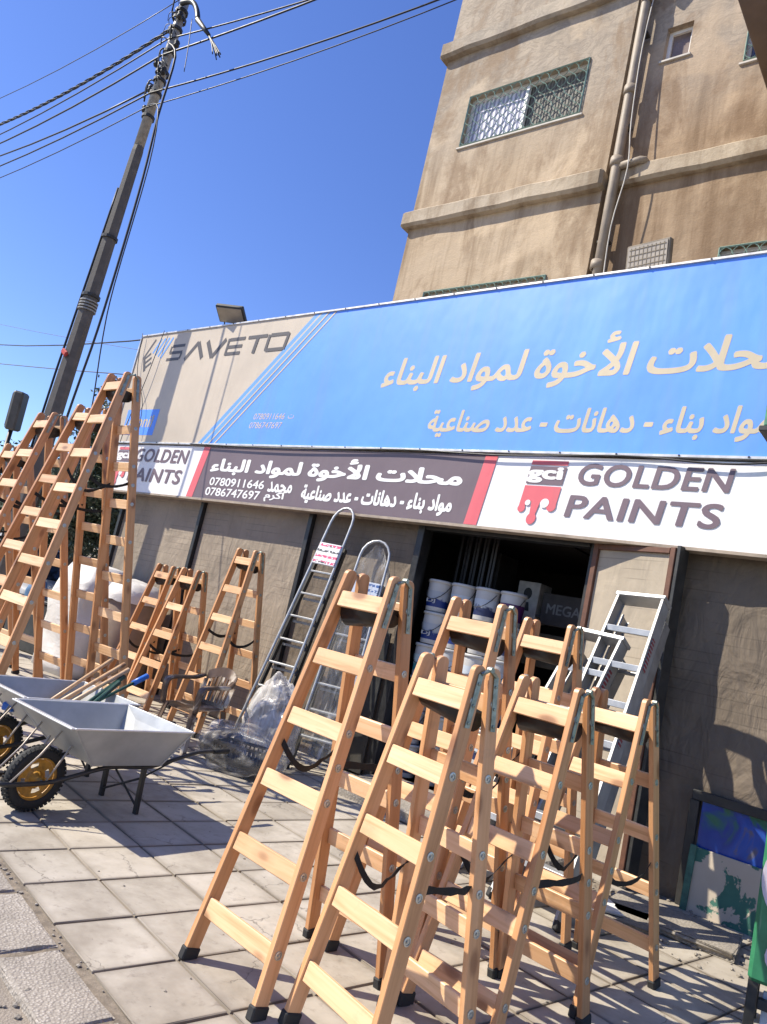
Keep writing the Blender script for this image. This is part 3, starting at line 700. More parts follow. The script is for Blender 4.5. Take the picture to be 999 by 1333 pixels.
lettering(ws, '0780911646', -8.86, -7.68, 3.06, 3.18, y2, V_WL, .018); lettering(ws, 'محمد', -7.60, -7.13, 3.03, 3.18, y2, V_WL, .03, 0, True)
lettering(ws, '0786747697', -8.90, -7.72, 2.91, 3.03, y2, V_WL, .018); lettering(ws, 'اكرم', -7.63, -7.25, 2.90, 3.04, y2, V_WL, .03, 0, True)
lettering(ws, 'مواد بناء - دهانات - عدد صناعية', -6.95, -4.60, 2.92, 3.17, y2, V_WL, .045, .05, True)
for ox, wx in ((0, 1.0), (-7.72, 1.0)):
    lettering(ws, 'GOLDEN', -3.24 + ox, -1.80 + ox, 3.355, 3.575, y2, V_GP, .022, .16, name='lettering', space=1.05)
    lettering(ws, 'PAINTS', -3.30 + ox, -1.84 + ox, 3.03, 3.255, y2, V_GP, .022, .16, name='lettering', space=1.05)
    def S(poly): return [(x + ox + (z - 3.3) * .12, z) for x, z in poly]
    flat(ws, [S([(-3.78, 3.545), (-3.38, 3.545), (-3.38, 3.59), (-3.78, 3.59)]), S([(-3.78, 3.16), (-3.38, 3.16), (-3.38, 3.325), (-3.78, 3.325)])], y2, V_RED, 'logo')
    flat(ws, [S([(-3.78, 3.10), (-3.715, 3.10), (-3.70, 3.17), (-3.78, 3.17)]), S(circ(-3.745, 3.085, .042)), S([(-3.655, 3.17), (-3.635, 3.02), (-3.575, 3.02), (-3.555, 3.17)]), S(circ(-3.605, 2.985, .052, 16, .06)), S([(-3.445, 3.12), (-3.38, 3.12), (-3.38, 3.17), (-3.46, 3.17)]), S(circ(-3.425, 3.12, .05))], y3 + .0015, V_RED, 'logo')
    flat(ws, [S(circ(-3.69, 3.145, .030)), S(circ(-3.505, 3.150, .048))], y3 + .0008 - .002, V_WHT, 'logo')
    flat(ws, [S([(-3.78, 3.345), (-3.38, 3.345), (-3.38, 3.53), (-3.78, 3.53)])], y2, V_GP, 'logo')
    lettering(ws, 'gci', -3.78 + ox, -3.38 + ox, 3.355, 3.525, y3, V_WHT, .05)
# sagging black cable along the seam between the two signs
SGM = None
CAB = plain('black_cable', (.012, .012, .014), .5)
def cable(name, pts, r, label, group=None, k=6, mat=None, cat='cable'):
    o = link(name, tubem(smoothpath(pts, k), r, 6, mat or CAB)); return tag(o, label, cat, group)
cable('sign_cable', [(-9.5, YS - .03, 3.66), (-7.5, YS - .035, 3.63), (-5.4, YS - .03, 3.655), (-4.1, YS - .035, 3.62), (-2.8, YS - .03, 3.65), (-1.9, YS - .035, 3.60), (-1.2, YS - .03, 3.64), (.4, YS - .03, 3.63)], .010, 'thin black cable running along the seam between the two sign boards')
cable('sign_cable', [(-11.66, YS - .06, 5.62), (-11.5, YS - .05, 4.9), (-11.05, YS - .06, 4.3), (-10.9, YS - .05, 3.4)], .006, 'thin black wire hanging down the beige end of the sign, from its top corner')
cable('sign_cable', [(-11.03, YS - .05, 5.62), (-11.15, YS - .07, 4.7), (-11.35, YS - .06, 4.0), (-11.42, YS - .05, 3.66)], .006, 'thin black wire hanging beside the logo, second from the end of the sign')

# floodlights above the sign
def flood(name, loc, rz, tilt, w, h, label, grid):
    r = empty(name, loc, R(rz), label, 'floodlight')
    M = T(0, -.12, .20) @ Matrix.Rotation(R(tilt), 4, 'X')
    link('lamp_housing', box(w, .07, h, .012, DKSTEEL if not grid else plain('tan_housing', (.17, .14, .105), .6)), r, M)
    link('lamp_glass', box(w - .05, .008, h - .05, 0, plain('dusty_lamp_glass', (.32, .28, .23), .35, 0, .15, 6)), r, M @ T(0, -.040, 0))
    if grid:
        bm = bmesh.new()
        for k in range(9): addbox(bm, (-w / 2 + .06 + k * (w - .12) / 8, -.046, 0), (.006, .004, h - .08))
        for k in range(5): addbox(bm, (0, -.0475, -h / 2 + .06 + k * (h - .12) / 4), (w - .08, .004, .006))
        link('lamp_grid', fin(bm, 'grid', False, plain('dusty_grid', (.20, .165, .12), .7)), r, M)
    bm = bmesh.new(); tube(bm, [(-w * .3, -.05, .16), (-w * .3, .02, .0), (w * .3, .02, .0), (w * .3, -.05, .16)], .012, 6); tube(bm, [(0, .02, .0), (0, .05, -.12)], .02, 6)
    link('bracket', fin(bm, 'bracket', False, DKSTEEL), r); return r
flood('floodlight', (-9.43, YS + .10, 5.57), 25, 58, .46, .30, 'small grey floodlight tilted on top of the beige end of the sign', False)
flood('floodlight', (-2.98, YS + .33, 5.62), -8, 8, .48, .36, 'tan grid-fronted floodlight on the sign edge in front of the building wall', True)
bm = bmesh.new()
fl = empty('floodlight', (-12.45, 5.20, 0), R(-35), 'dark box floodlight on a thin post left of the utility pole', 'floodlight')
link('lamp_housing', box(.46, .16, .64, .03, plain('grey_lamp_box', (.085, .082, .075), .55)), fl, T(0, 0, 3.72) @ Matrix.Rotation(R(8), 4, 'Y')); link('lamp_glass', box(.36, .012, .54, .004, plain('grey_glass', (.17, .155, .13), .5)), fl, T(0, -.087, 3.72) @ Matrix.Rotation(R(8), 4, 'Y'))
link('post', tubem([(0.03, 0, 0), (.03, 0, 3.45)], .035, 8, DKSTEEL), fl)

# projecting green sign box at the right edge of the photo
gb = empty('projecting_sign', (-1.27, 5.0, 3.4), 0, 'green painted metal box projecting over the right edge of the sign', 'sign box')
GREENP = plain('green_enamel', (.035, .26, .12), .45, 0, .3, 9, dirt=(.02, .10, .06))
link('box_body', box(.9, 1.5, .30, .01, plain('chipped_green_paint', (.06, .22, .13), .6, 0, .4, 18, dirt=(.15, .13, .10))), gb, T(.46, .78, .16)); link('box_bottom', box(.94, 1.52, .035, .004, DKSTEEL), gb, T(.46, .77, -.01))

# ================================================================== BUCKETS & BOXES inside the doorway
def bucket(x, y, z, cols, label, txt=None, rz=0):
    r = empty('paint_bucket', (x, y, z), R(rz), label, 'paint bucket', 'paint buckets stacked inside the doorway')
    bm = bmesh.new(); lathe(bm, [(0, 0), (.118, 0), (.122, .01), (.135, .29), (.135, .325)], 20); link('bucket_body', fin(bm, 'bucket', True, cols[0]), r)
    bm = bmesh.new(); lathe(bm, [(.124, .05), (.1365, .23)], 20); link('bucket_label', fin(bm, 'label', True, cols[1]), r)
    bm = bmesh.new(); lathe(bm, [(.136, .325), (.147, .325), (.147, .350), (.140, .358), (.125, .350), (0, .350)], 20); link('lid', fin(bm, 'lid', True, cols[2]), r)
    bm = bmesh.new(); tube(bm, [(.14 * math.cos(a), -.14 * abs(math.sin(a)) - .01, .30 - .17 * math.sin(a)) for a in [math.pi * k / 8 for k in range(9)]], .004, 5); link('handle', fin(bm, 'handle', False, DKSTEEL), r)
    if txt: lettering(r, txt, -.06, .06, .085, .135, -.139, PW, .02, M=ID)
    return r
PW = plain('white_plastic', (.50, .49, .47), .4, 0, .04, 4)
def splash(name, a, b):
    n = NT(name, .45); v = n.vec((1, 1, 1)); sep = n.n.new('ShaderNodeSeparateXYZ'); n.l.new(n.tc.outputs['Object'], sep.inputs[0])
    h = n.math('ADD', n.math('MULTIPLY', n.noise(v, 14, 3), .16), sep.outputs['Z'])
    n.col(n.ramp(h, [(.20, a), (.225, b)])); return n.m
for c in (0,):
    BLU = splash('blue_label', (.012, .035, .18), (.40, .42, .45)); PUR = splash('purple_label', (.07, .012, .09), (.08, .02, .1)); TEAL = splash('teal_label', (.05, .28, .32), (.5, .6, .6)); NVY = splash('navy_label', (.02, .03, .09), (.5, .55, .6))
cols4 = [BLU, NVY, NVY, PUR]
nm = ['leftmost', 'second', 'third', 'rightmost']
for r_, z in enumerate((1.92, 1.555, 1.19, .825, .46, .10)):
    tier = ['top', 'second highest', 'third highest', 'fourth highest', 'fifth highest', 'lowest'][r_]
    for c_ in range(4):
        lab = {0: BLU, 1: BLU, 2: TEAL if c_ == 0 else NVY, 3: NVY, 4: BLU, 5: NVY}[r_] if c_ < 3 else (PUR if r_ == 0 else NVY)
        if r_ == 0: lab = cols4[c_]
        cn = 'purple-labelled' if lab is PUR else ('blue-labelled' if lab is BLU else ('teal-labelled' if lab is TEAL else 'dark-labelled'))
        b_ = bucket(-4.90 + .305 * c_ + (.01 if r_ % 2 else -.01), 7.10 + .02 * c_, z, (PW, lab, PW), '%s white paint bucket in the %s tier, %s column inside the doorway' % (cn, tier, nm[c_]), 'DJ' if (r_ in (0, 1) and c_ == 0) else None, rz=random.uniform(-14, 14) if c_ else 0)
# pallet-like base under the stack
tag(link('stack_base', box(1.3, .4, .09, .01, TIMBER), None, T(-4.45, 7.12, .055 + .0)), 'low dark timber board carrying the stacks of paint buckets', 'board')
def carton(x, y, z, s, c, label, txt=None, rz=0, tc=None):
    r = empty('carton', (x, y, z), R(rz), label, 'box')
    link('carton_body', box(*s, .006, plain('card_' + label[:10], c, .8)), r, T(0, 0, s[2] / 2))
    if txt: lettering(r, txt, -s[0] * .38, s[0] * .38, s[2] * .35, s[2] * .68, -s[1] / 2 - .004, tc, .02, M=ID)
    return r
BLKPR = plain('black_print', (.02, .02, .02), .6); GRYPR = plain('grey_print', (.16, .16, .16), .6)
sh = empty('shelf_rack', (-3.9, 8.1, .1), 0, 'dark metal shelving inside the shop behind the buckets', 'shelves')
for z in (.5, 1.1, 1.55, 2.03): link('shelf', box(1.6, .45, .03, .003, DKSTEEL), sh, T(0, 0, z))
for x in (-.79, .79): link('upright', box(.04, .45, 2.7, .003, DKSTEEL), sh, T(x, 0, 1.35))
carton(-4.22, 8.02, 2.05, (.28, .30, .46), (.42, .40, .37), 'pale carton with a black print standing on the upper shelf left of the black carton', None)
r_ = bpy.data.objects['carton']; flat(r_, [circ(0, .32, .055, 12, .07), [(-.05, .12), (.05, .12), (.03, .22), (-.03, .22)]], -.156, BLKPR, 'print', M=ID)
carton(-3.74, 8.02, 2.05, (.55, .32, .36), (.05, .045, .045), 'black carton with the word MEGA on the shelf near the door post', 'MEGA', 0, GRYPR)
carton(-3.90, 8.02, 1.57, (.50, .30, .38), (.10, .085, .06), 'brown carton on the shelf directly below the black one')
carton(-3.35, 8.02, 1.22, (.40, .30, .34), (.16, .10, .05), 'brown carton on a lower shelf, nearest the door leaf', None)

# ================================================================== UTILITY POLE and cables
POLE = plain('weathered_grey_pole', (.105, .095, .085), .7, .0, .25, 7, .2, dirt=(.09, .08, .07))
POLE2 = plain('galvanised_pole_top', (.30, .29, .27), .5, .3, .25, 14)
def polex(z): return -11.95 + .038 * (z - 3.9)
up_ = empty('utility_pole', (polex(0), 5.55, 0), 0, 'tall leaning grey utility pole carrying the overhead cables left of the sign', 'utility pole')
def lp(x, y, z): return (x - polex(0), y - 5.55, z)
link('pole_shaft', tubem([lp(polex(0), 5.55, 0), lp(polex(8.5), 5.55, 8.5), lp(polex(8.7), 5.55, 8.7)], .2, 8, POLE, [.185, .098, .075], False), up_)
link('pole_top', tubem([lp(polex(8.6), 5.55, 8.6), lp(polex(12.8), 5.55, 12.8)], .075, 12, POLE2, [.085, .07]), up_)
def band(z, r, h=.05, mat=None):
    bm = bmesh.new(); lathe(bm, [(r * .8, -h / 2), (r, -h / 2), (r, h / 2), (r * .8, h / 2)], 14, T(*lp(polex(z), 5.55, z))); return link('pole_band', fin(bm, 'band', False, mat or DKSTEEL), up_)
for z, r in ((9.15, .11), (9.6, .105), (9.85, .11), (10.0, .12), (10.4, .10), (10.85, .11), (11.05, .12), (11.2, .11), (5.85, .15), (6.9, .135)): band(z, r)
for z in (5.6, 5.65, 5.70, 5.75): band(z, .150, .022, POLE2)
link('tape_band', box(.20, .05, .09, .02, plain('red_rag', (.40, .04, .035), .8)), up_, T(*lp(polex(4.9) + .03, 5.40, 4.80)) @ Matrix.Rotation(.5, 4, 'Y'))
# insulators, clamps and dead-end hardware
def clamp(z, dx, dy, s=1.0):
    bm = bmesh.new(); o = lp(polex(z), 5.55, z)
    tube(bm, [(o[0], o[1], o[2]), (o[0] + dx, o[1] + dy, o[2] + .03)], .016 * s, 6)
    lathe(bm, [(0, -.05 * s), (.03 * s, -.05 * s), (.045 * s, -.02 * s), (.03 * s, 0), (.045 * s, .02 * s), (.03 * s, .05 * s), (0, .05 * s)], 10, T(o[0] + dx, o[1] + dy, o[2] + .03))
    return link('insulator', fin(bm, 'insulator', True, BLKSTEEL), up_)
for z, dx, dy in ((9.35, -.22, 0), (9.75, -.25, 0), (9.95, .12, -.05), (10.25, -.28, -.02), (10.45, .22, -.02), (10.9, -.20, 0), (11.0, .14, -.08), (11.2, -.15, .05), (11.5, .25, 0), (11.75, .15, -.05), (12.2, -.12, -.04), (12.25, .14, 0)): clamp(z, dx, dy, 1.2)
rn = random.Random(11)
bm = bmesh.new()
for k in range(26):
    z = rn.uniform(9.7, 12.0); o = Vector(lp(polex(z), 5.5, z)); a = rn.uniform(-.25, .3)
    tube(bm, smoothpath([o, o + Vector((a * .6, -.08, rn.uniform(-.1, .12))), o + Vector((a, -.03, rn.uniform(-.35, .05)))], 3), rn.choice([.006, .01, .014]), 5)
link('jumper_wires', fin(bm, 'jumpers', True, CAB), up_)
Z0 = 5.55
def sag(a, b, s, n=8):
    a = Vector(a); b = Vector(b); return [a.lerp(b, k / n) - Vector((0, 0, s * 4 * (k / n) * (1 - k / n))) for k in range(n + 1)]
def wires(name, a, m, b, r, lab, s1=.25, s2=.25, mat=None, twist=False):
    pts = sag(a, m, s1) + (sag(m, b, s2)[1:] if b else [])
    if twist:
        fine = smoothpath(pts, 16); bm = bmesh.new(); acc = 0.0; ds = [0.0]
        for q, w in zip(fine, fine[1:]): acc += (w - q).length; ds.append(acc)
        for ph in range(3):
            tube(bm, [q + Vector((0, math.cos(d * 6.5 + ph * 2.094), math.sin(d * 6.5 + ph * 2.094))) * r * .62 for q, d in zip(fine, ds)], r * .42, 5)
        o = link(name, fin(bm, 'twist', True, mat or CAB))
    else: o = link(name, tubem(pts, r, 5, mat or CAB))
    return tag(o, lab, 'cable', 'overhead cables on the utility pole')
CABG = plain('grey_wire', (.10, .10, .115), .5)
px_ = polex(10)
wires('overhead_cable', (-24, Z0, 12.6), (polex(11.9), Z0, 11.55), None, .008, 'thinnest overhead wire, highest of those left of the pole', .3)
wires('overhead_cable', (-24, Z0, 11.9), (px_ - .15, Z0, 10.95), None, .032, 'thick twisted black overhead cable left of the pole', .45, twist=True)
wires('overhead_cable', (px_ + .2, Z0, 11.45), (-6.50, 6.80, 11.33), None, .030, 'thick twisted grey overhead cable right of the pole', .10, mat=CABG, twist=True)
wires('overhead_cable', (-24, Z0, 11.2), (px_, Z0 - .08, 10.62), (-6.50, 6.81, 11.30), .013, 'overhead wire passing the pole just below the twisted cables', .28, .08)
wires('overhead_cable', (-24, Z0, 11.0), (px_, Z0 - .1, 10.28), (-6.50, 6.76, 11.43), .016, 'dark overhead wire crossing the pole at the second clamp', .3, .08)
wires('overhead_cable', (-24, Z0, 10.9), (px_ - .25, Z0, 9.78), None, .016, 'overhead wire ending at the short insulator on the left of the pole', .3)
wires('overhead_cable', (-24, Z0, 10.3), (px_, Z0 - .1, 9.55), (-6.50, 7.01, 10.79), .014, 'overhead wire crossing just below the middle clamps, second from lowest', .25, .1)
wires('overhead_cable', (-24, Z0, 9.9), (px_, Z0 - .1, 9.27), (-6.50, 7.04, 10.71), .009, 'lowest overhead wire fixed to the pole', .25, .1)
wires('overhead_cable', (-40, Z0 + 6, 10.6), (-9.9, YS + .2, 5.62), None, .016, 'dark slack wire running from the left edge down to the sign top', .5)
wires('overhead_cable', (-40, Z0 + 9, 12.3), (-4, 16, 7.3), None, .010, 'faint pale wire far behind the pole, upper one', .3, mat=CABG)
wires('overhead_cable', (-40, Z0 + 3, 8.8), (-11.9, YS + .3, 5.0), None, .010, 'faint thin wire sinking behind the sign end', .2, mat=CABG)
def down(pts, r, lab): tag(link('down_cable', tubem(smoothpath(pts, 4), r, 6, CAB)), lab, 'cable', 'overhead cables on the utility pole')
down([(polex(10.3) + .08, 5.45, 10.5), (-11.13, 5.4, 10.0), (-11.12, 5.4, 8.91), (-11.02, 5.4, 7.75), (-11.0, 5.4, 6.54), (-11.03, 5.4, 5.1), (-11.15, 5.4, 3.97), (-11.3, 5.4, 2.2)], .019, 'thick black cable dropping down the right of the pole')
down([(polex(9.2) + .08, 5.45, 9.3), (-10.98, 5.3, 8.9), (-10.74, 5.3, 7.82), (-10.72, 5.3, 5.79), (-10.6, 5.3, 4.9), (-10.3, 5.3, 3.68), (-10.2, 5.3, 2.6)], .010, 'thin black cable dropping beside the thick one, farther right of the pole')
rn = random.Random(31); bm = bmesh.new(); a0 = Vector((polex(11.4) + .1, 5.45, 11.25)); knee = Vector((-10.95, 5.5, 10.72)); tip = Vector((-10.05, 5.5, 9.85))
tube(bm, smoothpath([a0, Vector((-11.3, 5.48, 11.2)), Vector((-11.1, 5.5, 11.0)), knee], 4), .045, 7); tube(bm, [knee, knee.lerp(tip, .55)], .04, 7, True, [.05, .032])
for k in range(7):
    d = Vector((rn.uniform(-.06, .14), rn.uniform(-.05, .05), rn.uniform(-.22, .05))); tube(bm, smoothpath([knee.lerp(tip, .5), knee.lerp(tip, .8) + d * .4, tip + d], 3), .011, 4)
tube(bm, smoothpath([knee + Vector((-.2, 0, .1)), knee + Vector((-.05, 0, -.5)), knee + Vector((.05, 0, -1.0))], 4), .008, 4)
link('cable_end', fin(bm, 'cable_end', True, CAB), up_, T(-polex(0), -5.55, 0))
wires('down_cable', (polex(7.8) - .09, 5.47, 7.8), (polex(4.5) - .145, 5.44, 4.5), (polex(1) - .17, 5.43, .3), .020, 'black cable strapped to the left face of the pole', 0, 0)

# ================================================================== WOODEN LADDERS
_bolt = None
def bolt_mesh():
    global _bolt
    if _bolt is None:
        bm = bmesh.new(); lathe(bm, [(.018, 0), (.018, .003), (.0125, .004), (.0115, .0015), (.006, .0015), (.005, .006), (0, .006)], 14, Matrix.Rotation(R(90), 4, 'Y'))
        _bolt = fin(bm, 'bolt', False, BOLT)
    return _bolt
def rail_mesh(L, t, d, mat):
    bm = bmesh.new(); prof = [(-d / 2, 0), (d / 2, 0), (d / 2, L - d * .35)]
    for k in range(1, 6): a = math.pi * k / 6; prof.append((d / 2 * math.cos(a), L - d * .35 + d * .42 * math.sin(a)))
    prof.append((-d / 2, L - d * .35))
    a = [bm.verts.new((-t / 2, y, z)) for y, z in prof]; b = [bm.verts.new((t / 2, y, z)) for y, z in prof]; n = len(prof)
    bm.faces.new(a); bm.faces.new(b[::-1])
    for i in range(n): bm.faces.new((a[i], b[i], b[(i + 1) % n], a[(i + 1) % n]))
    bmesh.ops.recalc_face_normals(bm, faces=bm.faces[:])
    bmesh.ops.bevel(bm, geom=bm.edges[:], offset=.0025, segments=1, affect='EDGES')
    return fin(bm, 'rail', False, mat)
def ladder(x, y, yawd, H, sA, sB, n, SPc, label, group, big=1.0, red=False, bolts=True, lean=0.0):
    root = empty('wooden_stepladder', (x, y, 0), R(yawd), label, 'stepladder', group)
    t, d = .029 * big, .071 * big; WR, WB = (W_RAIL2, W_BOARD2) if red else (W_RAIL, W_BOARD)
    rn = random.Random(int(abs(x * 1000)))
    def hw(z): return (.34 + .1135 * (H - z)) / 2 - t / 2 * 0
    rails = {}
    for sec in (-1, 1):
        s = sA if sec < 0 else sB; yt = sec * (.043 * big)
        for side in (-1, 1):
            b = Vector((side * (hw(0) - t / 2), sec * s, 0.0)); a = Vector((side * (hw(H) - t / 2), yt, H))
            zx = (a - b); L = zx.length + .01; zx.normalize(); xx = (Vector((1, 0, 0)) - zx * zx.x).normalized(); yy = zx.cross(xx)
            o = link('rail', rail_mesh(L, t, d, WR), root, basis(b, xx, yy, zx)); rails[sec, side] = (o, b, zx, L)
            link('rubber_foot', box(t + .014, d + .014, .055, .006, RUBBER), o, T(0, 0, .024))
            if bolts:
                zs = [(H - .12 - SPc * i) for i in range(n)] + [H - .12 - SPc * 2.5]
                for zb_ in zs:
                    l = (zb_ - .012) / zx.z
                    Mb = T(side * (t / 2), 0, l) @ (Matrix.Rotation(math.pi, 4, 'Z') if side < 0 else ID)
                    link('bolt', bolt_mesh(), o, Mb)
        for i in range(n):
            z = H - .12 - SPc * i; f = z / H; yc = sec * s * (1 - f) + yt * f
            wid = 2 * (hw(z) - t) + .002
            zx = Vector((0, yt - sec * s, H)).normalized(); xx = Vector((1, 0, 0)); yy = zx.cross(xx)
            off = yy * (-.020 * big * (-sec) if False else sec * .020 * big)
            Mr = basis(Vector((0, yc, z - .02)) + off, xx, yy, zx)
            link('rung', box(wid, .020 * big, .080 * big, .003, WB), root, Mr)
    # folded hinge plates on the outer faces, one pair each side
    for side in (-1, 1):
        bm = bmesh.new()
        for sec in (-1, 1):
            o, b, zx, L = rails[sec, side]; top = b + zx * (L - .03); low = b + zx * (L - .25)
            xo = side * (t / 2 + .004)
            pts = [top + Vector((xo, 0, 0)), low + Vector((xo, 0, 0))]
            w = .013
            yy = Vector((0, 1, 0))
            q = []
            for p in pts: q += [p - yy * w, p + yy * w]
            vs = [bm.verts.new(p) for p in (q[0], q[1], q[3], q[2])]; vs2 = [bm.verts.new(v.co + Vector((side * .004, 0, 0))) for v in vs]
            bm.faces.new(vs); bm.faces.new(vs2[::-1])
            for i in range(4): bm.faces.new((vs[i], vs2[i], vs2[(i + 1) % 4], vs[(i + 1) % 4]))
            for l_ in (.06, .15, .22):
                p = b + zx * (L - .03 - l_ + .02); lathe(bm, [(.007, 0), (.007, .004), (0, .005)], 8, T(p.x + xo + side * .004, p.y, p.z) @ Matrix.Rotation(R(90 * side), 4, 'Y'))
        a1 = rails[-1, side]; a2 = rails[1, side]
        p1 = a1[1] + a1[2] * (a1[3] - .03); p2 = a2[1] + a2[2] * (a2[3] - .03); m_ = (p1 + p2) / 2 + Vector((side * (t / 2 + .010), 0, .025))
        for p in (p1, p2): tube(bm, [p + Vector((side * (t / 2 + .007), 0, 0)), m_], .008, 5)
        lathe(bm, [(0, -.012), (.012, -.012), (.012, .012), (0, .012)], 8, T(*m_) @ Matrix.Rotation(R(90), 4, 'Y'))
        link('hinge', fin(bm, 'hinge', False, ZINC), root)
    # black plastic tray slung between the two top rungs
    z = H - .145; f = z / H; ya = -(sA * (1 - f) + .043 * big * f) - .004; yb = (sB * (1 - f) + .043 * big * f) + .004
    ww = 2 * (hw(z) - t) - .012; bm = bmesh.new(); N = 9; rows = []
    dep = rn.uniform(.075, .10) * big; sk = rn.uniform(-.02, .02)
    for k in range(N + 1):
        a = math.pi * k / N; yy = (ya + yb) / 2 - (yb - ya) / 2 * math.cos(a) * (.97); zz = z - .01 - dep * math.sin(a) ** .8
        rows.append([bm.verts.new((-ww / 2, yy, zz + sk)), bm.verts.new((ww / 2, yy, zz - sk))])
    for a, b in zip(rows, rows[1:]): bm.faces.new((a[0], a[1], b[1], b[0]))
    bm.faces.new([r_[0] for r_ in rows]); bm.faces.new([r_[1] for r_ in rows][::-1])
    link('tool_tray', fin(bm, 'tray', True, BLACKP), root)
    # webbing straps between the sections
    zs = H - .12 - SPc * 2.5
    for side in (-1, 1):
        f = zs / H; p0 = Vector((side * (hw(zs) - t - .006), -(sA * (1 - f) + .043 * f), zs)); p1 = Vector((side * (hw(zs) - t - .006), sB * (1 - f) + .043 * f, zs + rn.uniform(-.02, .02)))
        sg = rn.uniform(.0, .13); bm = bmesh.new(); rows = []; N = 10
        for k in range(N + 1):
            u = k / N; c = p0.lerp(p1, u) - Vector((side * .02 * math.sin(u * 6), 0, sg * 4 * u * (1 - u) * (1 + .5 * (1 - u)))); tw = (rn.uniform(-.4, .4) if 0 < k < N else 0)
            w = Vector((math.sin(tw + .5) * .5, 0, math.cos(tw + .5))) * .019
            rows.append((bm.verts.new(c - w), bm.verts.new(c + w), bm.verts.new(c + w + Vector((.003, 0, 0))), bm.verts.new(c - w + Vector((.003, 0, 0)))))
        for a, b in zip(rows, rows[1:]):
            for q in range(4): bm.faces.new((a[q], a[(q + 1) % 4], b[(q + 1) % 4], b[q]))
        link('strap', fin(bm, 'strap', False, WEB), root)
    return root
G1 = 'wooden stepladders standing in front of the shop door'; G2 = 'tall wooden stepladders at the left'; G3 = 'short wooden stepladders by the tan wall'
ladder(-2.359, 2.873, -5.5, 1.84, .40, .34, 6, .295, 'pale wooden stepladder at the left end of the doorway group, nearest the open tiles', G1)
ladder(-1.752, 2.790, -12.3, 1.53, .30, .22, 5, .295, 'short wooden stepladder nearest the camera, with a rolled black tray under its top rung', G1)
ladder(-2.148, 3.545, -5.3, 1.85, .35, .36, 6, .295, 'tall wooden stepladder in the middle of the doorway group, directly before the paint buckets', G1)
ladder(-2.118, 4.350, -5.9, 1.86, .37, .35, 6, .295, 'tall wooden stepladder at the back of the doorway group, just left of the aluminium ladders', G1)
ladder(-1.640, 3.520, -6.1, 1.52, .40, .37, 5, .295, 'short wooden stepladder between the nearest one and the rightmost one of the doorway group', G1)
ladder(-1.610, 4.364, -6.4, 1.53, .44, .42, 5, .295, 'rightmost short wooden stepladder of the doorway group, its rear leg beside the broken slabs', G1)
ladder(-6.77, 3.71, -1.8, 3.45, .58, .79, 9, .36, 'tallest wooden stepladder, reaching up in front of the end of the blue sign', G2, 1.12, True)
ladder(-7.47, 3.86, 6.0, 3.19, .68, .92, 8, .36, 'second tallest wooden stepladder, just left of the tallest and in front of the olive tree', G2, 1.12, True)
ladder(-8.25, 3.83, 0.5, 3.10, .70, .90, 8, .36, 'tall wooden stepladder whose top crosses the foot of the utility pole', G2, 1.12, True)
ladder(-9.41, 4.08, 2.1, 2.80, .58, .96, 7, .36, 'wooden stepladder at the left edge whose top stands below the dark box floodlight', G2, 1.12, True)
ladder(-10.5, 4.30, 2.0, 2.72, .58, .90, 7, .36, 'farthest tall wooden stepladder, mostly cut off by the left edge of the photo', G2, 1.12, True)
ladder(-8.50, 6.02, 1.0, 1.79, .38, .36, 5, .355, 'short wooden stepladder right of the white wrapped bundle, left one of the close pair', G3, 1.08)
ladder(-7.93, 6.00, 0.3, 1.80, .39, .37, 5, .36, 'short wooden stepladder behind the blue-gripped tools, right one of the close pair', G3, 1.08)
ladder(-6.94, 5.98, -1.6, 2.16, .35, .44, 6, .355, 'medium wooden stepladder standing alone behind the plastic chair', G3, 1.08)

# ================================================================== ALUMINIUM LADDERS
def hoop_ladder(x, y, rz, sx, sy, zt, w0, n, z0, sp_, label, lab_mat, wrapped=False):
    root = empty('aluminium_step_ladder', (x, y, 0), R(rz), label, 'ladder', 'hoop-topped aluminium ladders leaning on the wall')
    c, s = math.cos(R(rz)), math.sin(R(rz)); lx = sx * c + sy * s; ly = -sx * s + sy * c
    def q(z, side, dy=0.0):
        hwid = (w0 + .06 * (2 - z)) / 2; return Vector((lx * z + side * hwid, ly * z + dy, z))
    zc = zt - .20; m = []
    arc = []
    hwid = (w0 + .06 * (2 - zc)) / 2
    for k in range(1, 8):
        a = math.pi * k / 8; zz = zc + (zt - zc) * math.sin(a); arc.append(Vector((lx * zz - hwid * math.cos(a), ly * zz, zz)))
    link('hoop_rail', tubem([q(.03, -1)] + [q(zc * k / 6, -1) for k in range(1, 7)] + arc + [q(zc * k / 6, 1) for k in range(6, 0, -1)] + [q(.03, 1)], .0165, 8, ALU), root)
    for side in (-1, 1):
        a = q(.02, side, .10); b = q(zc - .3, side, .07)
        bm = bmesh.new(); zx = (b - a).normalized(); xx = Vector((1, 0, 0)); yy = zx.cross(xx)
        addbox(bm, (a + b) / 2, (.025, .055, (b - a).length), basis((0, 0, 0), xx, yy, zx)); link('rail', fin(bm, 'rail', False, DKSTEEL), root)
        link('rubber_foot', box(.05, .06, .05, .006, RUBBER), root, Matrix.Translation(q(.02, side)))
    for i in range(n):
        z = z0 - sp_ * i
        if z < .08: break
        wd_ = w0 + .06 * (2 - z) - .03
        link('step', box(wd_, .085, .022, .004, ALU), root, Matrix.Translation(q(z, 0, .045)))
        link('rear_bar', box(wd_ - .03, .02, .03, .003, ALU_D), root, Matrix.Translation(q(z - .06, 0, .10)))
    zx = q(1, 0) - q(0, 0); zx.normalize(); xx = Vector((1, 0, 0)); yy = zx.cross(xx); zc2 = z0 + sp_ * .80
    pl = link('label_plate', box(w0 * .92, .03, .27, .006, lab_mat), root, basis(q(zc2, 0, -.012), xx, yy, zx))
    return root, pl, q
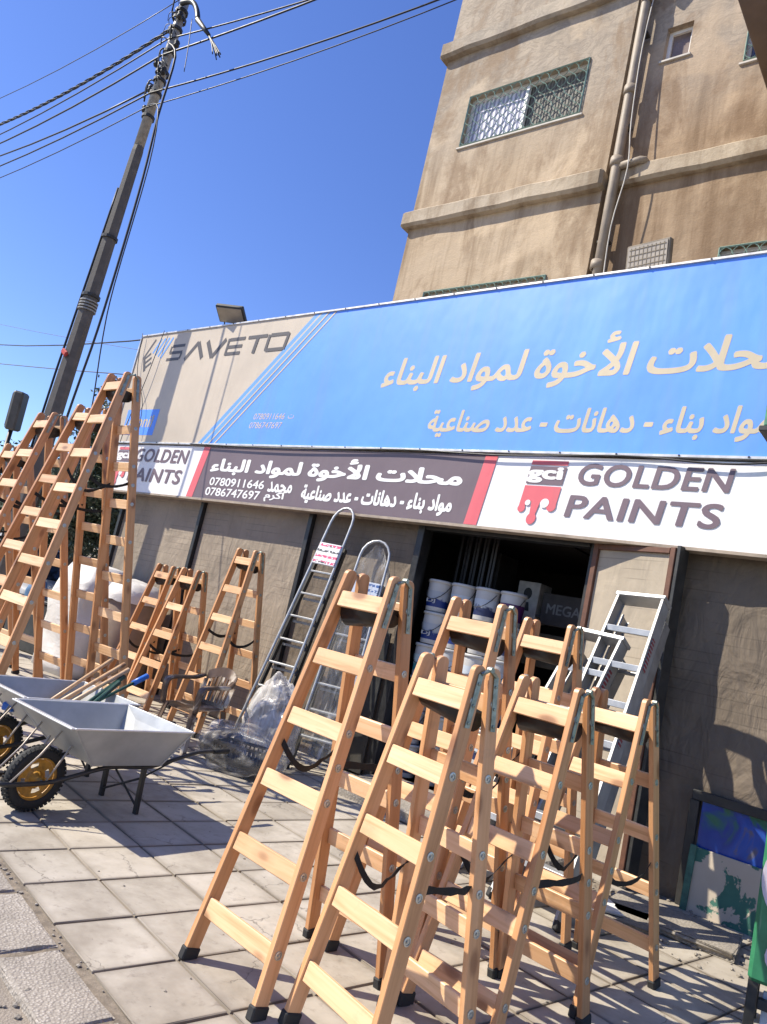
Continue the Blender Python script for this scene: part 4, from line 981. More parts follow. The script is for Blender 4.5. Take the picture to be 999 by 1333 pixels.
n = NT('printed_label', .45); v = n.vec((1, 1, 1)); f = n.wave(v, 4.5, .8, 'Z', 3); g = n.noise(v, 34, 3)
LBL_R = n.m; n.col(n.mix((.72, .72, .72), n.mix((.65, .05, .16), (.04, .04, .05), n.ramp(n.noise(n.vec((2, 2, 9)), 1.2, 1), [(.5, (0, 0, 0)), (.52, (1, 1, 1))])), n.math('MULTIPLY', n.ramp(f, [(.55, (0, 0, 0)), (.6, (1, 1, 1))]), n.ramp(g, [(.42, (0, 0, 0)), (.46, (1, 1, 1))]))))
n = NT('blue_printed_label', .45); v = n.vec((1, 1, 1)); f = n.wave(v, 5, 1.2, 'Z', 3); g = n.noise(v, 26, 3)
LBL_B = n.m; n.col(n.mix((.55, .60, .68), (.05, .12, .32), n.math('MULTIPLY', n.ramp(f, [(.5, (0, 0, 0)), (.56, (1, 1, 1))]), n.ramp(g, [(.45, (0, 0, 0)), (.5, (1, 1, 1))]))))
hoop_ladder(-6.10, 5.82, 9, .02, .235, 2.90, .34, 9, 2.08, .275, 'taller hoop-topped aluminium ladder with a pink and white label, behind the clear plastic bags', LBL_R)
r2, pl2, q2 = hoop_ladder(-5.29, 6.0, 20, -.07, .205, 2.56, .37, 7, 1.72, .275, 'shorter hoop-topped aluminium ladder wrapped in plastic, directly behind the front left wooden ladder', LBL_B)
link('label_plate', box(.34, .02, .40, .006, LBL_B), r2, pl2.matrix_local @ T(0, .0, -.48))
def film_mat(name, lo, mid, hi, sc=(1, 1, 1), fr=7):
    n = NT(name, .16); n.b.inputs['Base Color'].default_value = (.74, .71, .67, 1); n.b.inputs['Specular IOR Level'].default_value = .8
    v = n.vec(sc); n.bump(n.noise(v, 6, 3, .5, 1.0), .5, .03)
    tr = n.n.new('ShaderNodeBsdfTransparent'); mx = n.n.new('ShaderNodeMixShader'); n.l.new(n.ramp(n.noise(v, fr, 4, .55, 1.2), [(.38, (lo,) * 3), (.56, (mid,) * 3), (.70, (hi,) * 3)]), mx.inputs[0])
    n.l.new(tr.outputs[0], mx.inputs[1]); n.l.new(n.b.outputs[0], mx.inputs[2]); n.l.new(mx.outputs[0], n.n['Material Output'].inputs[0]); return n.m
FILM = film_mat('clear_plastic_film', .30, .52, .92, (1.6, 1.6, .4)); FILM_T = film_mat('thin_ladder_film', .05, .13, .55, (2, 2, .25), 5); FILM_C = film_mat('crate_film', .08, .16, .50, (1, 1, 1), 4)
# plastic film round the shorter ladder
bm = bmesh.new(); rows = []
for k in range(22):
    z = .10 + 2.40 * k / 21; c = q2(z, 0, .06); hw_ = (.37 + .06 * (2 - z)) / 2 + .02
    if z > 2.25: hw_ *= max(.15, (2.56 - z) / .31)
    row = []
    for a in range(14):
        t = 2 * math.pi * a / 14; rr = 1 + .14 * mnoise.noise(Vector((math.cos(t) * 2, math.sin(t) * 2, z * 4)))
        row.append(bm.verts.new((c.x + hw_ * 1.05 * math.cos(t) * rr, c.y + .10 * math.sin(t) * rr, z)))
    rows.append(row)
for a, b in zip(rows, rows[1:]):
    for k in range(14): bm.faces.new((a[k], a[(k + 1) % 14], b[(k + 1) % 14], b[k]))
link('plastic_wrap', fin(bm, 'wrap', True, FILM_T), r2)

ALU_W = plain('worn_channel_aluminium', (.34, .34, .335), .5, .35, .15, 9)
def platform_ladder(fx_, fy_, tx, ty, tz, wt, wb, rz, label):
    root = empty('folded_aluminium_ladder', (fx_, fy_, 0), R(rz), label, 'ladder', 'folded aluminium stepladders leaning by the door leaf')
    c, s = math.cos(R(rz)), math.sin(R(rz)); dx_, dy_ = tx - fx_, ty - fy_; lx, ly = dx_ * c + dy_ * s, -dx_ * s + dy_ * c
    top = Vector((lx, ly, tz)); zx = top.normalized(); L = top.length
    tw = (wb - wt) / 2
    def rail(side, off, d, th, L0, L1, mat, name='rail'):
        a = Vector((side * (wb / 2 - tw * L0 / L), 0, 0)) + zx * L0; b = Vector((side * (wb / 2 - tw * L1 / L), 0, 0)) + zx * L1
        z_ = (b - a).normalized(); x_ = (Vector((1, 0, 0)) - z_ * z_.x).normalized(); y_ = z_.cross(x_)
        bm = bmesh.new(); R4 = basis((0, 0, 0), x_, y_, z_)
        m_ = (a + b) / 2 + y_ * off; LL = (b - a).length
        addbox(bm, m_, (th, d, LL), R4, .001)
        for q in (-1, 1): addbox(bm, m_ + y_ * q * (d / 2 + .0025) - x_ * side * .009, (.016 + th, .004, LL), R4)
        return link(name, fin(bm, 'rail', False, mat), root), basis(a, x_, y_, z_), LL
    xx = Vector((1, 0, 0)); yy = zx.cross(xx)
    for side in (-1, 1):
        o, Mr, LL = rail(side, .02, .135, .004, .03, L - .01, ALU_W)
        st = link('warning_sticker', box(.004, .05, .30, 0, STICK), root, Mr @ T(side * .006, 0, LL * .80)); 
        link('warning_sticker', box(.004, .05, .14, 0, STICK), root, Mr @ T(side * .006, 0, LL * .52))
        rail(side * .93, .18, .11, .004, .05, L - .10, ALU_D, 'rear_rail')
        link('rubber_foot', box(.035, .11, .06, .006, RUBBER), root, Mr @ T(0, 0, 0)); link('rubber_foot', box(.035, .07, .06, .006, RUBBER), root, Mr @ T(-side * .02, .105, .01))
    link('top_cap', box(wt + .03, .16, .035, .005, ALU), root, basis(top + yy * .02, xx, yy, zx)); k = 1
    while k * .33 < L - .1:
        l = L - .33 * k; wd_ = wt + tw * 2 * (.33 * k) / L - .012; p = zx * l
        link('step', box(wd_, .09, .050, .004, ALU), root, basis(p, xx, Vector((0, 1, 0)), Vector((0, 0, 1)))); 
        if k % 2 == 0: link('rear_bar', box(wd_ - .05, .018, .03, .002, ALU_D), root, basis(p + yy * .10, xx, yy, zx))
        k += 1
    return root
n = NT('red_sticker', .5); v = n.vec((1, 1, 1), rnd=False); f = n.wave(n.vec((1, 1, 1)), 9, .2, 'Z', 0); g = n.noise(v, 90, 2)
n.col(n.mix((.30, .30, .30), (.22, .03, .04), n.ramp(n.math('MULTIPLY', f, n.math('ADD', g, .35)), [(.22, (0, 0, 0)), (.28, (1, 1, 1))]))); STICK = n.m
platform_ladder(-2.24, 4.92, -2.27, 6.18, 2.31, .40, .52, -6, 'taller folded aluminium stepladder against the framed door leaf, its cap highest')
platform_ladder(-2.74, 5.10, -2.47, 5.98, 1.93, .40, .50, -6, 'shorter folded aluminium stepladder in front of the taller one by the door leaf')

# ================================================================== WHEELBARROWS
def wheelbarrow(x, y, rz, label):
    root = empty('wheelbarrow', (x, y, 0), R(rz), label, 'wheelbarrow', 'galvanised wheelbarrows on the pavement')
    zr, zb2 = .61, .345; RW = [(-.39, -.08), (.39, -.12), (.41, .80), (-.41, .84)]; RB = [(-.25, .19), (.25, .17), (.27, .70), (-.27, .70)]
    bm = bmesh.new()
    def ring(pts, z, o): return [bm.verts.new((p[0] + (o if p[0] < 0 else -o), p[1] + (o if k < 2 else -o), z)) for k, p in enumerate(pts)]
    ro = ring(RW, zr, 0); bo = ring(RB, zb2, 0); ri = ring(RW, zr, .006); bi = ring(RB, zb2 + .006, .006)
    for k in range(4):
        k2 = (k + 1) % 4; bm.faces.new((ro[k], ro[k2], bo[k2], bo[k])); bm.faces.new((ri[k2], ri[k], bi[k], bi[k2])); bm.faces.new((ro[k2], ro[k], ri[k], ri[k2]))
    bm.faces.new(bo[::-1]); bm.faces.new(bi)
    tray = link('tray', fin(bm, 'tray', False, GALV), root)
    bm = bmesh.new()
    for k in range(4):
        a = Vector((*RW[k], zr)); b = Vector((*RW[(k + 1) % 4], zr)); d = (b - a).normalized(); m_ = (a + b) / 2; w = .035 if k == 0 else .018
        out = Vector((d.y, -d.x, 0)); yv = Vector((0, 0, 1)).cross(d)
        addbox(bm, m_ + out * (w / 2 - .004) + Vector((0, 0, .001 * (k % 2))), ((b - a).length + .012, w, .010), basis((0, 0, 0), d, yv, Vector((0, 0, 1))), .002)
    link('rim', fin(bm, 'rim', False, GALV_RIM), tray)
    bm = bmesh.new()
    for k in range(4):
        a = Vector((*RW[k], zr)); b = Vector((*RB[k], zb2)); n_ = Vector((a.x, a.y - .4, 0)).normalized() * .004
        tube(bm, [a + n_ * .5, b + n_], .007, 5)
    link('seam', fin(bm, 'seam', False, GALV), tray)
    # wheel: tyre with lugs, pressed rim with holes, hub
    wr = .205; wh = empty('wheel', (0, 0, 0)); wh.parent = root; wh.matrix_local = T(0, -.045, wr)
    MX = Matrix.Rotation(R(90), 4, 'Y'); bm = bmesh.new(); pr_ = []
    for k in range(13): a = -math.pi * .72 + math.pi * 1.44 * k / 12; pr_.append((.160 + .042 * math.cos(a), .044 * math.sin(a)))
    lathe(bm, pr_, 40, MX)
    for k in range(44):
        a = 2 * math.pi * k / 44
        for s_ in (-1, 1):
            rot = Matrix.Rotation(a + (.03 * s_), 4, 'X'); addbox(bm, rot @ Vector((s_ * .026, 0, .192)), (.026, .014, .020), rot @ Matrix.Rotation(s_ * .5, 4, 'Y'), 0)
    link('tyre', fin(bm, 'tyre', False, RUBBER), wh)
    bm = bmesh.new(); N = 40; s_ = 1
    lathe(bm, [(.128, .034), (.137, .030), (.124, .020), (.118, -.020), (.137, -.030), (.128, -.034)], N, MX)
    # pressed disc with 6 holes
    def disc(xo):
        rin = [bm.verts.new(MX @ Vector((.045 * math.cos(2 * math.pi * k / N), .045 * math.sin(2 * math.pi * k / N), xo + .014))) for k in range(N)]
        rm1 = [bm.verts.new(MX @ Vector((.068 * math.cos(2 * math.pi * k / N), .068 * math.sin(2 * math.pi * k / N), xo))) for k in range(N)]
        rm2 = [bm.verts.new(MX @ Vector((.095 * math.cos(2 * math.pi * k / N), .095 * math.sin(2 * math.pi * k / N), xo))) for k in range(N)]
        ro_ = [bm.verts.new(MX @ Vector((.120 * math.cos(2 * math.pi * k / N), .120 * math.sin(2 * math.pi * k / N), xo + .004))) for k in range(N)]
        for k in range(N):
            k2 = (k + 1) % N; bm.faces.new((rin[k], rin[k2], rm1[k2], rm1[k])); bm.faces.new((rm2[k], rm2[k2], ro_[k2], ro_[k]))
            if k % 10 > 3: bm.faces.new((rm1[k], rm1[k2], rm2[k2], rm2[k]))
    disc(.006)
    link('rim', fin(bm, 'rim', False, ORANGE), wh)
    bm = bmesh.new(); lathe(bm, [(0, -.08), (.018, -.08), (.018, -.05), (.05, -.02), (.05, .018), (.018, .04), (.018, .08), (0, .08)], 16, MX); link('hub', fin(bm, 'hub', True, ORANGE), wh)
    link('axle', tubem([(-.125, 0, 0), (.125, 0, 0)], .009, 8, ALU_D), wh)
    for s_ in (-1, 1):
        pts = [(s_ * .02, -.32, .20), (s_ * .095, -.30, .20), (s_ * .115, -.045, .205), (s_ * .15, .12, .25), (s_ * .20, .30, .315), (s_ * .21, .45, .325), (s_ * .22, .66, .325), (s_ * .25, .86, .385), (s_ * .27, 1.02, .435), (s_ * .275, 1.18, .445)]
        link('frame_tube', tubem(smoothpath(pts, 3), .0155, 8, BLKSTEEL), root)
        link('handle_grip', tubem([(s_ * .275, 1.17, .445), (s_ * .275, 1.32, .445)], .020, 8, RUBBER), root)
        lg = link('leg', box(.038, .030, .33, .004, BLKSTEEL), root, T(s_ * .205, .64, .160) @ Matrix.Rotation(R(4), 4, 'X'))
        link('brace', tubem([(s_ * .10, -.27, .205), (s_ * .11, -.12, .38), (s_ * .12, -.025, .53)], .007, 6, BRASS_ROD), root)
        link('brace', tubem([(s_ * .115, -.04, .21), (s_ * .13, .07, .44)], .007, 6, BRASS_ROD), root)
        link('brace', tubem([(s_ * .205, .64, .05), (-s_ * .205, .66, .25)], .008, 6, BLKSTEEL), root)
        link('brace', tubem([(s_ * .20, .645, .25), (s_ * .24, .86, .375)], .007, 6, BLKSTEEL), root)
    link('front_tube', tubem([(-.03, -.32, .20), (.03, -.32, .20)], .0155, 8, BLKSTEEL), root)
    return root
wheelbarrow(-4.64, 2.75, 3, 'near galvanised wheelbarrow with an empty tray and ochre wheel')
wheelbarrow(-5.49, 2.86, 3, 'far galvanised wheelbarrow holding wooden and green tool handles')
# tools lying in the far barrow
def tool(a, b, r, mat, name, label, extra=None, cat='tool'):
    a, b = Vector(a), Vector(b); o = link(name, tubem([a, a.lerp(b, .5) + Vector((0, 0, .004)), b], r, 10, mat, [r * 1.15, r * .85, r]), None); tag(o, label, cat); 
    if extra: extra(o, a, b)
    return o
HND = wood('tool_handle_wood', 2, (.55, .36, .20)); GT = plain('dark_green_plastic', (.012, .055, .04), .4); BT = plain('blue_grip', (.02, .13, .50), .4)
tool((-5.52, 3.22, .42), (-5.64, 3.86, .80), .019, HND, 'tool_handle', 'lowest pale wooden tool handle sticking out of the far wheelbarrow')
tool((-5.58, 3.18, .42), (-5.78, 3.90, .82), .020, HND, 'tool_handle', 'middle pale wooden tool handle sticking out of the far wheelbarrow')
tool((-5.64, 3.16, .42), (-5.88, 3.84, .84), .017, HND, 'tool_handle', 'uppermost pale wooden tool handle sticking out of the far wheelbarrow')
def grip(o, a, b):
    d = (b - a).normalized(); link('grip', tubem([b - d * .10, b + d * .05], .024, 10, BT), o)
tool((-5.42, 3.28, .42), (-5.50, 3.92, .76), .014, GT, 'hand_tool', 'dark green tool with a blue grip in the far wheelbarrow', grip)
tool((-5.38, 3.22, .38), (-5.62, 3.82, .74), .020, GT, 'hand_tool', 'dark green tool shaft leaning under the wooden handles')
tool((-5.32, 3.25, .38), (-5.55, 3.74, .70), .022, GT, 'hand_tool', 'short dark green tool shaft nearest the barrow rim')
tag(link('hand_tool', box(.10, .20, .06, .01, BT), None, T(-5.72, 3.02, .42) @ Matrix.Rotation(.5, 4, 'Z')), 'small blue tool head lying in the far wheelbarrow', 'tool')
tag(link('hand_tool', box(.14, .16, .10, .02, plain('teal_grey', (.10, .16, .17), .5)), None, T(-5.45, 3.10, .42) @ Matrix.Rotation(.3, 4, 'Z')), 'blunt grey-green tool block lying in the far wheelbarrow', 'tool')

# ================================================================== PLASTIC ARMCHAIR
def chair(x, y, rz):
    root = empty('plastic_armchair', (x, y, 0), R(rz), 'marbled brown and white plastic armchair between the wheelbarrow and the short ladders', 'chair')
    n = NT('marbled_brown_plastic', .28); v = n.vec((1, 1, 1)); f = n.noise(v, 3.2, 3, .5, 1.2)
    n.col(n.ramp(f, [(.36, (.075, .048, .032)), (.52, (.15, .10, .07)), (.60, (.46, .39, .31)), (.70, (.60, .54, .47))])); MB_ = n.m
    # seat faces -y; dished plate
    bm = bmesh.new(); N = 8; g = []
    for i in range(N + 1):
        row = []
        for k in range(N + 1):
            u, w = i / N * 2 - 1, k / N * 2 - 1
            hw_ = .23 - .02 * w; zz = .425 - .018 * (1 - u * u) * (1 - w * w) - (.03 * max(0, -w - .7) / .3) + .01 * w
            row.append(bm.verts.new((u * hw_, w * .22, zz)))
        g.append(row)
    for i in range(N):
        for k in range(N): bm.faces.new((g[i][k], g[i + 1][k], g[i + 1][k + 1], g[i][k + 1]))
    r = bmesh.ops.solidify(bm, geom=bm.faces[:], thickness=.035); link('seat', fin(bm, 'seat', True, MB_), root)
    for sx_ in (-1, 1):
        for sy_ in (-1, 1):
            tx_, ty_ = sx_ * .20, sy_ * .19; bx_, by_ = sx_ * .26, sy_ * .25
            bm = bmesh.new()
            for (ox, oy, w1, w2) in ((0, sy_ * .02, .055, .012), (sx_ * .02, 0, .012, .055)):
                vs = []
                for (cx, cy, cz, q) in ((bx_, by_, 0, .8), (tx_, ty_, .42, 1.1)):
                    for (a, b) in ((-1, -1), (1, -1), (1, 1), (-1, 1)): vs.append(bm.verts.new((cx + ox * .9 + a * w1 / 2 * q, cy + oy * .9 + b * w2 / 2 * q, cz)))
                for q in range(4): bm.faces.new((vs[q], vs[(q + 1) % 4], vs[4 + (q + 1) % 4], vs[4 + q]))
                bm.faces.new(vs[:4]); bm.faces.new(vs[4:][::-1])
            link('leg', fin(bm, 'leg', False, MB_), root)
        # armrest: rises from the front leg, sweeps back
        pts = smoothpath([(sx_ * .245, -.215, .40), (sx_ * .262, -.225, .56), (sx_ * .268, -.19, .645), (sx_ * .272, -.03, .665), (sx_ * .262, .14, .675), (sx_ * .225, .24, .72)], 4)
        bm = bmesh.new(); rows = []
        for i, p in enumerate(pts):
            u = i / (len(pts) - 1); wv = .026 + .012 * math.sin(math.pi * u); d = (pts[min(i + 1, len(pts) - 1)] - pts[max(i - 1, 0)]).normalized(); nn = Vector((1, 0, 0)); uu = d.cross(nn)
            rows.append([bm.verts.new(p + nn * wv * a + uu * .015 * b) for a, b in ((-1, -1), (1, -1), (1, 1), (-1, 1))])
        for a, b in zip(rows, rows[1:]):
            for q in range(4): bm.faces.new((a[q], a[(q + 1) % 4], b[(q + 1) % 4], b[q]))
        bm.faces.new(rows[0]); bm.faces.new(rows[-1][::-1]); link('armrest', fin(bm, 'arm', True, MB_), root)
    # back: curved top band, side posts, slats
    def bp(u, z): return Vector((u * (.20 + .05 * (z - .42)), .205 + .20 * (z - .42) - .05 * u * u * 0 + .04 * (1 - u * u), z))
    bm = bmesh.new()
    def strip(a, b, th=.012):
        d = .5
        vs = [bm.verts.new(p) for p in (a[0], a[1], b[1], b[0])]; v2 = [bm.verts.new(v.co + Vector((0, th, 0))) for v in vs]
        bm.faces.new(vs); bm.faces.new(v2[::-1])
        for q in range(4): bm.faces.new((vs[q], vs[(q + 1) % 4], v2[(q + 1) % 4], v2[q]))
    for k in range(8):
        u0_, u1_ = -1 + k / 4, -1 + (k + 1) / 4; h0, h1 = .84 - .07 * u0_ ** 2, .84 - .07 * u1_ ** 2
        strip((bp(u0_, h0 - .10), bp(u1_, h1 - .10)), (bp(u0_, h0), bp(u1_, h1)))
        strip((bp(u0_, .43), bp(u1_, .43)), (bp(u0_, .47), bp(u1_, .47)))
    link('backrest', fin(bm, 'back', False, MB_), root)
    for k in range(9):
        u = -1 + 2 * k / 8; w = .055 if k in (0, 8) else .028
        bm = bmesh.new(); h = .75 - .07 * u * u
        strip((bp(u, .46) - Vector((w / 2, 0, 0)), bp(u, .46) + Vector((w / 2, 0, 0))), (bp(u, h) - Vector((w / 2, 0, 0)), bp(u, h) + Vector((w / 2, 0, 0))), .010)
        link('back_slat', fin(bm, 'slat', False, MB_), root)
    return root
chair(-6.25, 5.16, 4)

# ================================================================== PLASTIC BAGS
def crumple(name, x, y, z, sx, sy, sz, seed, mat, amp=.16, ax=(.6, .2, 1), parent=None, taper=.0):
    """soft film bag: long folds that run along ax"""
    bm = bmesh.new(); bmesh.ops.create_icosphere(bm, subdivisions=5, radius=1); A = Vector(ax).normalized()
    B = A.orthogonal().normalized(); D = A.cross(B)
    for v in bm.verts:
        p = v.co.copy(); q3 = Vector((p.dot(A) * .7, p.dot(B) * 3.0, p.dot(D) * 3.0)) + Vector((seed, 0, 0))
        f = 1 - abs(mnoise.noise(q3)) * 2.4; g = mnoise.noise(p * 1.3 + Vector((0, seed, 0)))
        d = 1 + amp * (f - .5) + .28 * g
        tp = 1 - taper * max(0, p.z) ; q = Vector((p.x * sx * tp, p.y * sy * tp, p.z * sz)) * d
        if q.z < -z + .004: q.z = -z + .004
        v.co = q
    return link(name, fin(bm, name, True, mat), parent, T(x, y, z))
b1 = crumple('plastic_bag', -5.58, 5.62, .42, .31, .24, .50, 3, FILM, .20, (.5, .1, 1), None, .25)
tag(b1, 'shiny clear plastic bag bundle heaped in front of the taller hoop ladder', 'plastic bag')
tag(crumple('folded_plastic', -5.58, 5.64, .62, .22, .15, .20, 13, plain('white_folded_film', (.40, .37, .34), .3, 0, .3, 8), .4, (1, .2, .4)), 'pale folded plastic sheeting inside the upright clear bag', 'sheeting')
b2 = crumple('plastic_bag', -5.42, 5.12, .20, .48, .33, .25, 8, FILM_C, .10, (1, .2, .1))
tag(b2, 'round clear plastic bag on the tiles by the near barrow handle', 'plastic bag')
cr = empty('plastic_crate', (-5.34, 5.10, .06), R(24), 'black plastic crate wrapped inside the round clear bag', 'crate')
bm = bmesh.new(); addbox(bm, (0, 0, .015), (.50, .30, .02))
for s_ in (-1, 1): addbox(bm, (s_ * .245, 0, .11), (.012, .30, .20)); addbox(bm, (0, s_ * .147, .20), (.50, .012, .03)); addbox(bm, (0, s_ * .147, .06), (.50, .012, .06))
link('crate_body', fin(bm, 'crate', False, BLACKP), cr)
for s_ in (-1, 1):
    for k in range(11): link('crate_rib', box(.012, .010, .12, 0, BLACKP), cr, T(-.22 + .044 * k, s_ * .147, .135))
tag(crumple('black_bag', -5.86, 5.28, .13, .24, .20, .16, 21, plain('grey_film', (.10, .09, .085), .3, 0, .4, 9), .2), 'dark crumpled plastic beside the wrapped crate, behind the barrow handles', 'plastic bag')

# ================================================================== WHITE WRAPPED BUNDLE behind the tall ladders
n = NT('white_wrapping_film', .5); v = n.vec((1, 1, 1), rnd=False); f = n.noise(v, 1.4, 4)
n.col(n.ramp(f, [(.3, (.50, .48, .45)), (.7, (.70, .68, .65))])); n.bump(n.noise(n.vec((1.2, 1.2, 2.6), rnd=False), 2.2, 3, .5, .6), .45, .05); WRAP = n.m
wb_ = empty('wrapped_bundle', (-10.35, 6.15, 0), R(-6), 'tall white film-wrapped bundle standing behind the tall ladders', 'bundle')
bm = bmesh.new(); bmesh.ops.create_cube(bm, size=1); bmesh.ops.subdivide_edges(bm, edges=bm.edges[:], cuts=9, use_grid_fill=True)
for v_ in bm.verts:
    p = v_.co.copy(); r_ = Vector((p.x, p.y, 0)); m_ = max(abs(p.x), abs(p.y)); l_ = r_.length
    if l_ > 0: r_ = r_ * ((m_ / l_) * .55 + .45)
    tz = p.z + .5; fold = .05 * math.sin(tz * 16 + r_.x * 5 + 2 * mnoise.noise(p * 3)); top_ = 1 - .30 * max(0, tz - .82) / .18
    v_.co = Vector((r_.x * 1.30 * (1 + fold) * top_ + .10 * (tz - .5), r_.y * .95 * (1 + fold) * top_, 1.62 * (tz - .10 * (r_.length ** 2) * (tz > .8))))
link('film_wrap', fin(bm, 'wrap', True, WRAP), wb_)
bm = bmesh.new(); lathe(bm, [(0, 0), (.40, 0), (.41, .4), (.40, 1.25), (.30, 1.42), (0, 1.45)], 28)
for v_ in bm.verts: v_.co += Vector((mnoise.noise(v_.co * 3), mnoise.noise(v_.co * 3 + Vector((4, 0, 0))), 0)) * .03
tk = empty('brown_drum', (-9.52, 6.30, 0), 0, 'big brown drum with a white cover, right of the wrapped bundle', 'drum'); link('drum_body', fin(bm, 'drum', True, plain('dusty_brown_drum', (.24, .175, .13), .7, 0, .2, 4, .2)), tk)
bm = bmesh.new(); lathe(bm, [(.425, 1.18), (.42, 1.28), (.33, 1.45), (.10, 1.50), (0, 1.49)], 28)
for v_ in bm.verts: v_.co += Vector((0, 0, 1)) * (.05 * mnoise.noise(v_.co * 6))
link('drum_cover', fin(bm, 'cover', True, WRAP), tk)

# ================================================================== GREEN CABINET at the right edge
gc = empty('green_gas_cabinet', (-.465, 4.95, 0), R(8), 'green metal cabinet with big white lettering at the right edge of the photo', 'cabinet')
n = NT('green_cabinet_paint', .4); v = n.vec((1, 1, 1), rnd=False); f = n.noise(v, 5, 5, .65)
n.col(n.mix(n.ramp(f, [(.3, (.02, .14, .065)), (.7, (.045, .25, .12))]), (.40, .43, .36), n.ramp(n.noise(n.vec((22, 22, 1.2), rnd=False), 1, 3), [(.68, (0, 0, 0)), (.72, (.5, .5, .5))]))); CG = n.m
link('cabinet_body', box(.86, .34, 1.06, .02, CG), gc, T(0, .0, .78))
def ringpoly(cx, cz, r0_, r1_, a0, a1, n_=20):
    return [[(cx + r0_ * math.cos(a0 + (a1 - a0) * k / n_), cz + r0_ * math.sin(a0 + (a1 - a0) * k / n_)), (cx + r1_ * math.cos(a0 + (a1 - a0) * k / n_), cz + r1_ * math.sin(a0 + (a1 - a0) * k / n_)),
             (cx + r1_ * math.cos(a0 + (a1 - a0) * (k + 1) / n_), cz + r1_ * math.sin(a0 + (a1 - a0) * (k + 1) / n_)), (cx + r0_ * math.cos(a0 + (a1 - a0) * (k + 1) / n_), cz + r0_ * math.sin(a0 + (a1 - a0) * (k + 1) / n_))] for k in range(n_)]
LILAC = plain('faded_white_print', (.55, .50, .56), .6, 0, .1, 20)
flat(gc, ringpoly(-.155, .78, .13, .27, R(95), R(270)), -.174, LILAC, 'lettering', M=ID)
flat(gc, [circ(-.28, .40, .085, 16)], -.174, LILAC, 'lettering', M=ID)
for sx_ in (-.40, .40):
    link('leg', box(.05, .05, .26, .003, DKSTEEL), gc, T(sx_, -.12, .125)); link('leg', box(.05, .05, .26, .003, DKSTEEL), gc, T(sx_, .12, .125))
link('bottom_rail', box(.74, .04, .05, .003, DKSTEEL), gc, T(0, -.12, .15)); link('lower_panel', box(.70, .02, .19, .003, plain('pale_blue_panel', (.45, .50, .58), .5, 0, .25, 9)), gc, T(0, -.08, .11))

# ================================================================== OLIVE TREE and background
def tree(x, y, h, rad, seed, label, nleaf=9000):
    root = empty('olive_tree', (x, y, 0), 0, label, 'tree'); rn = random.Random(seed)
    bk = plain('olive_bark', (.10, .08, .06), .9, 0, .3, 12, .5); bm = bmesh.new(); tips = []
    tube(bm, smoothpath([(0, 0, 0), (.05, .02, .6), (-.05, .05, 1.3), (.0, 0, 1.9)], 3), .1, 9, True, [.16 - .07 * k / 9 for k in range(10)])
    for k in range(13):
        a = rn.uniform(0, 6.28); e = rn.uniform(.3, 1.25); l = rad * rn.uniform(.8, 1.3); b = Vector((0, 0, rn.uniform(1.3, 2.0)))
        t = b + Vector((math.cos(a) * math.cos(e), math.sin(a) * math.cos(e), math.sin(e) * (h - 2) / rad * .8)) * l
        m_ = b.lerp(t, .5) + Vector((rn.uniform(-.2, .2), rn.uniform(-.2, .2), .15)); pts = smoothpath([b, m_, t], 4); tube(bm, pts, .04, 6, True, [.055 - .04 * q / 8 for q in range(9)]); tips += pts[3:]
    link('trunk', fin(bm, 'trunk', True, bk), root)
    n = NT('olive_leaf', .55); f = n.n.new('ShaderNodeObjectInfo'); nz = n.noise(n.vec((1, 1, 1), rnd=False), 6, 3)
    n.col(n.ramp(nz, [(.35, (.035, .055, .028)), (.55, (.075, .10, .055)), (.68, (.22, .24, .18))])); n.b.inputs['Subsurface Weight'].default_value = 0
    bm = bmesh.new()
    cl = [(t + Vector([rn.gauss(0, .24) for _ in range(3)]), rn.uniform(.10, .22)) for t in tips for _ in range(4)]
    bt = bmesh.new()
    for k, (c, r_) in enumerate(cl):
        t = tips[k // 4]; tube(bt, [t, t.lerp(c, .5) + Vector((0, 0, .03)), c], .01, 3, False, [.014, .009, .004])
    link('twigs', fin(bt, 'twigs', False, bk), root)
    for k in range(nleaf):
        c, r_ = rn.choice(cl); p = c + Vector([max(-1.6, min(1.6, rn.gauss(0, 1))) * r_ for _ in range(3)])
        d = Vector([rn.gauss(0, 1) for _ in range(3)]).normalized(); s_ = d.cross(Vector([rn.gauss(0, 1) for _ in range(3)])).normalized(); L = rn.uniform(.07, .14); w = L * .2
        vs = [bm.verts.new(q) for q in (p, p + d * L * .5 + s_ * w, p + d * L, p + d * L * .5 - s_ * w)]; bm.faces.new(vs)
    me = fin(bm, 'crown', False, n.m); link('crown', me, root); return root
tree(-13.9, 7.6, 5.4, 1.35, 4, 'grey-green olive tree behind the tall ladders, beside the end of the sign', 26000)
tree(-15.9, 7.7, 3.9, 1.3, 9, 'farther olive tree behind the utility pole at the left', 16000)
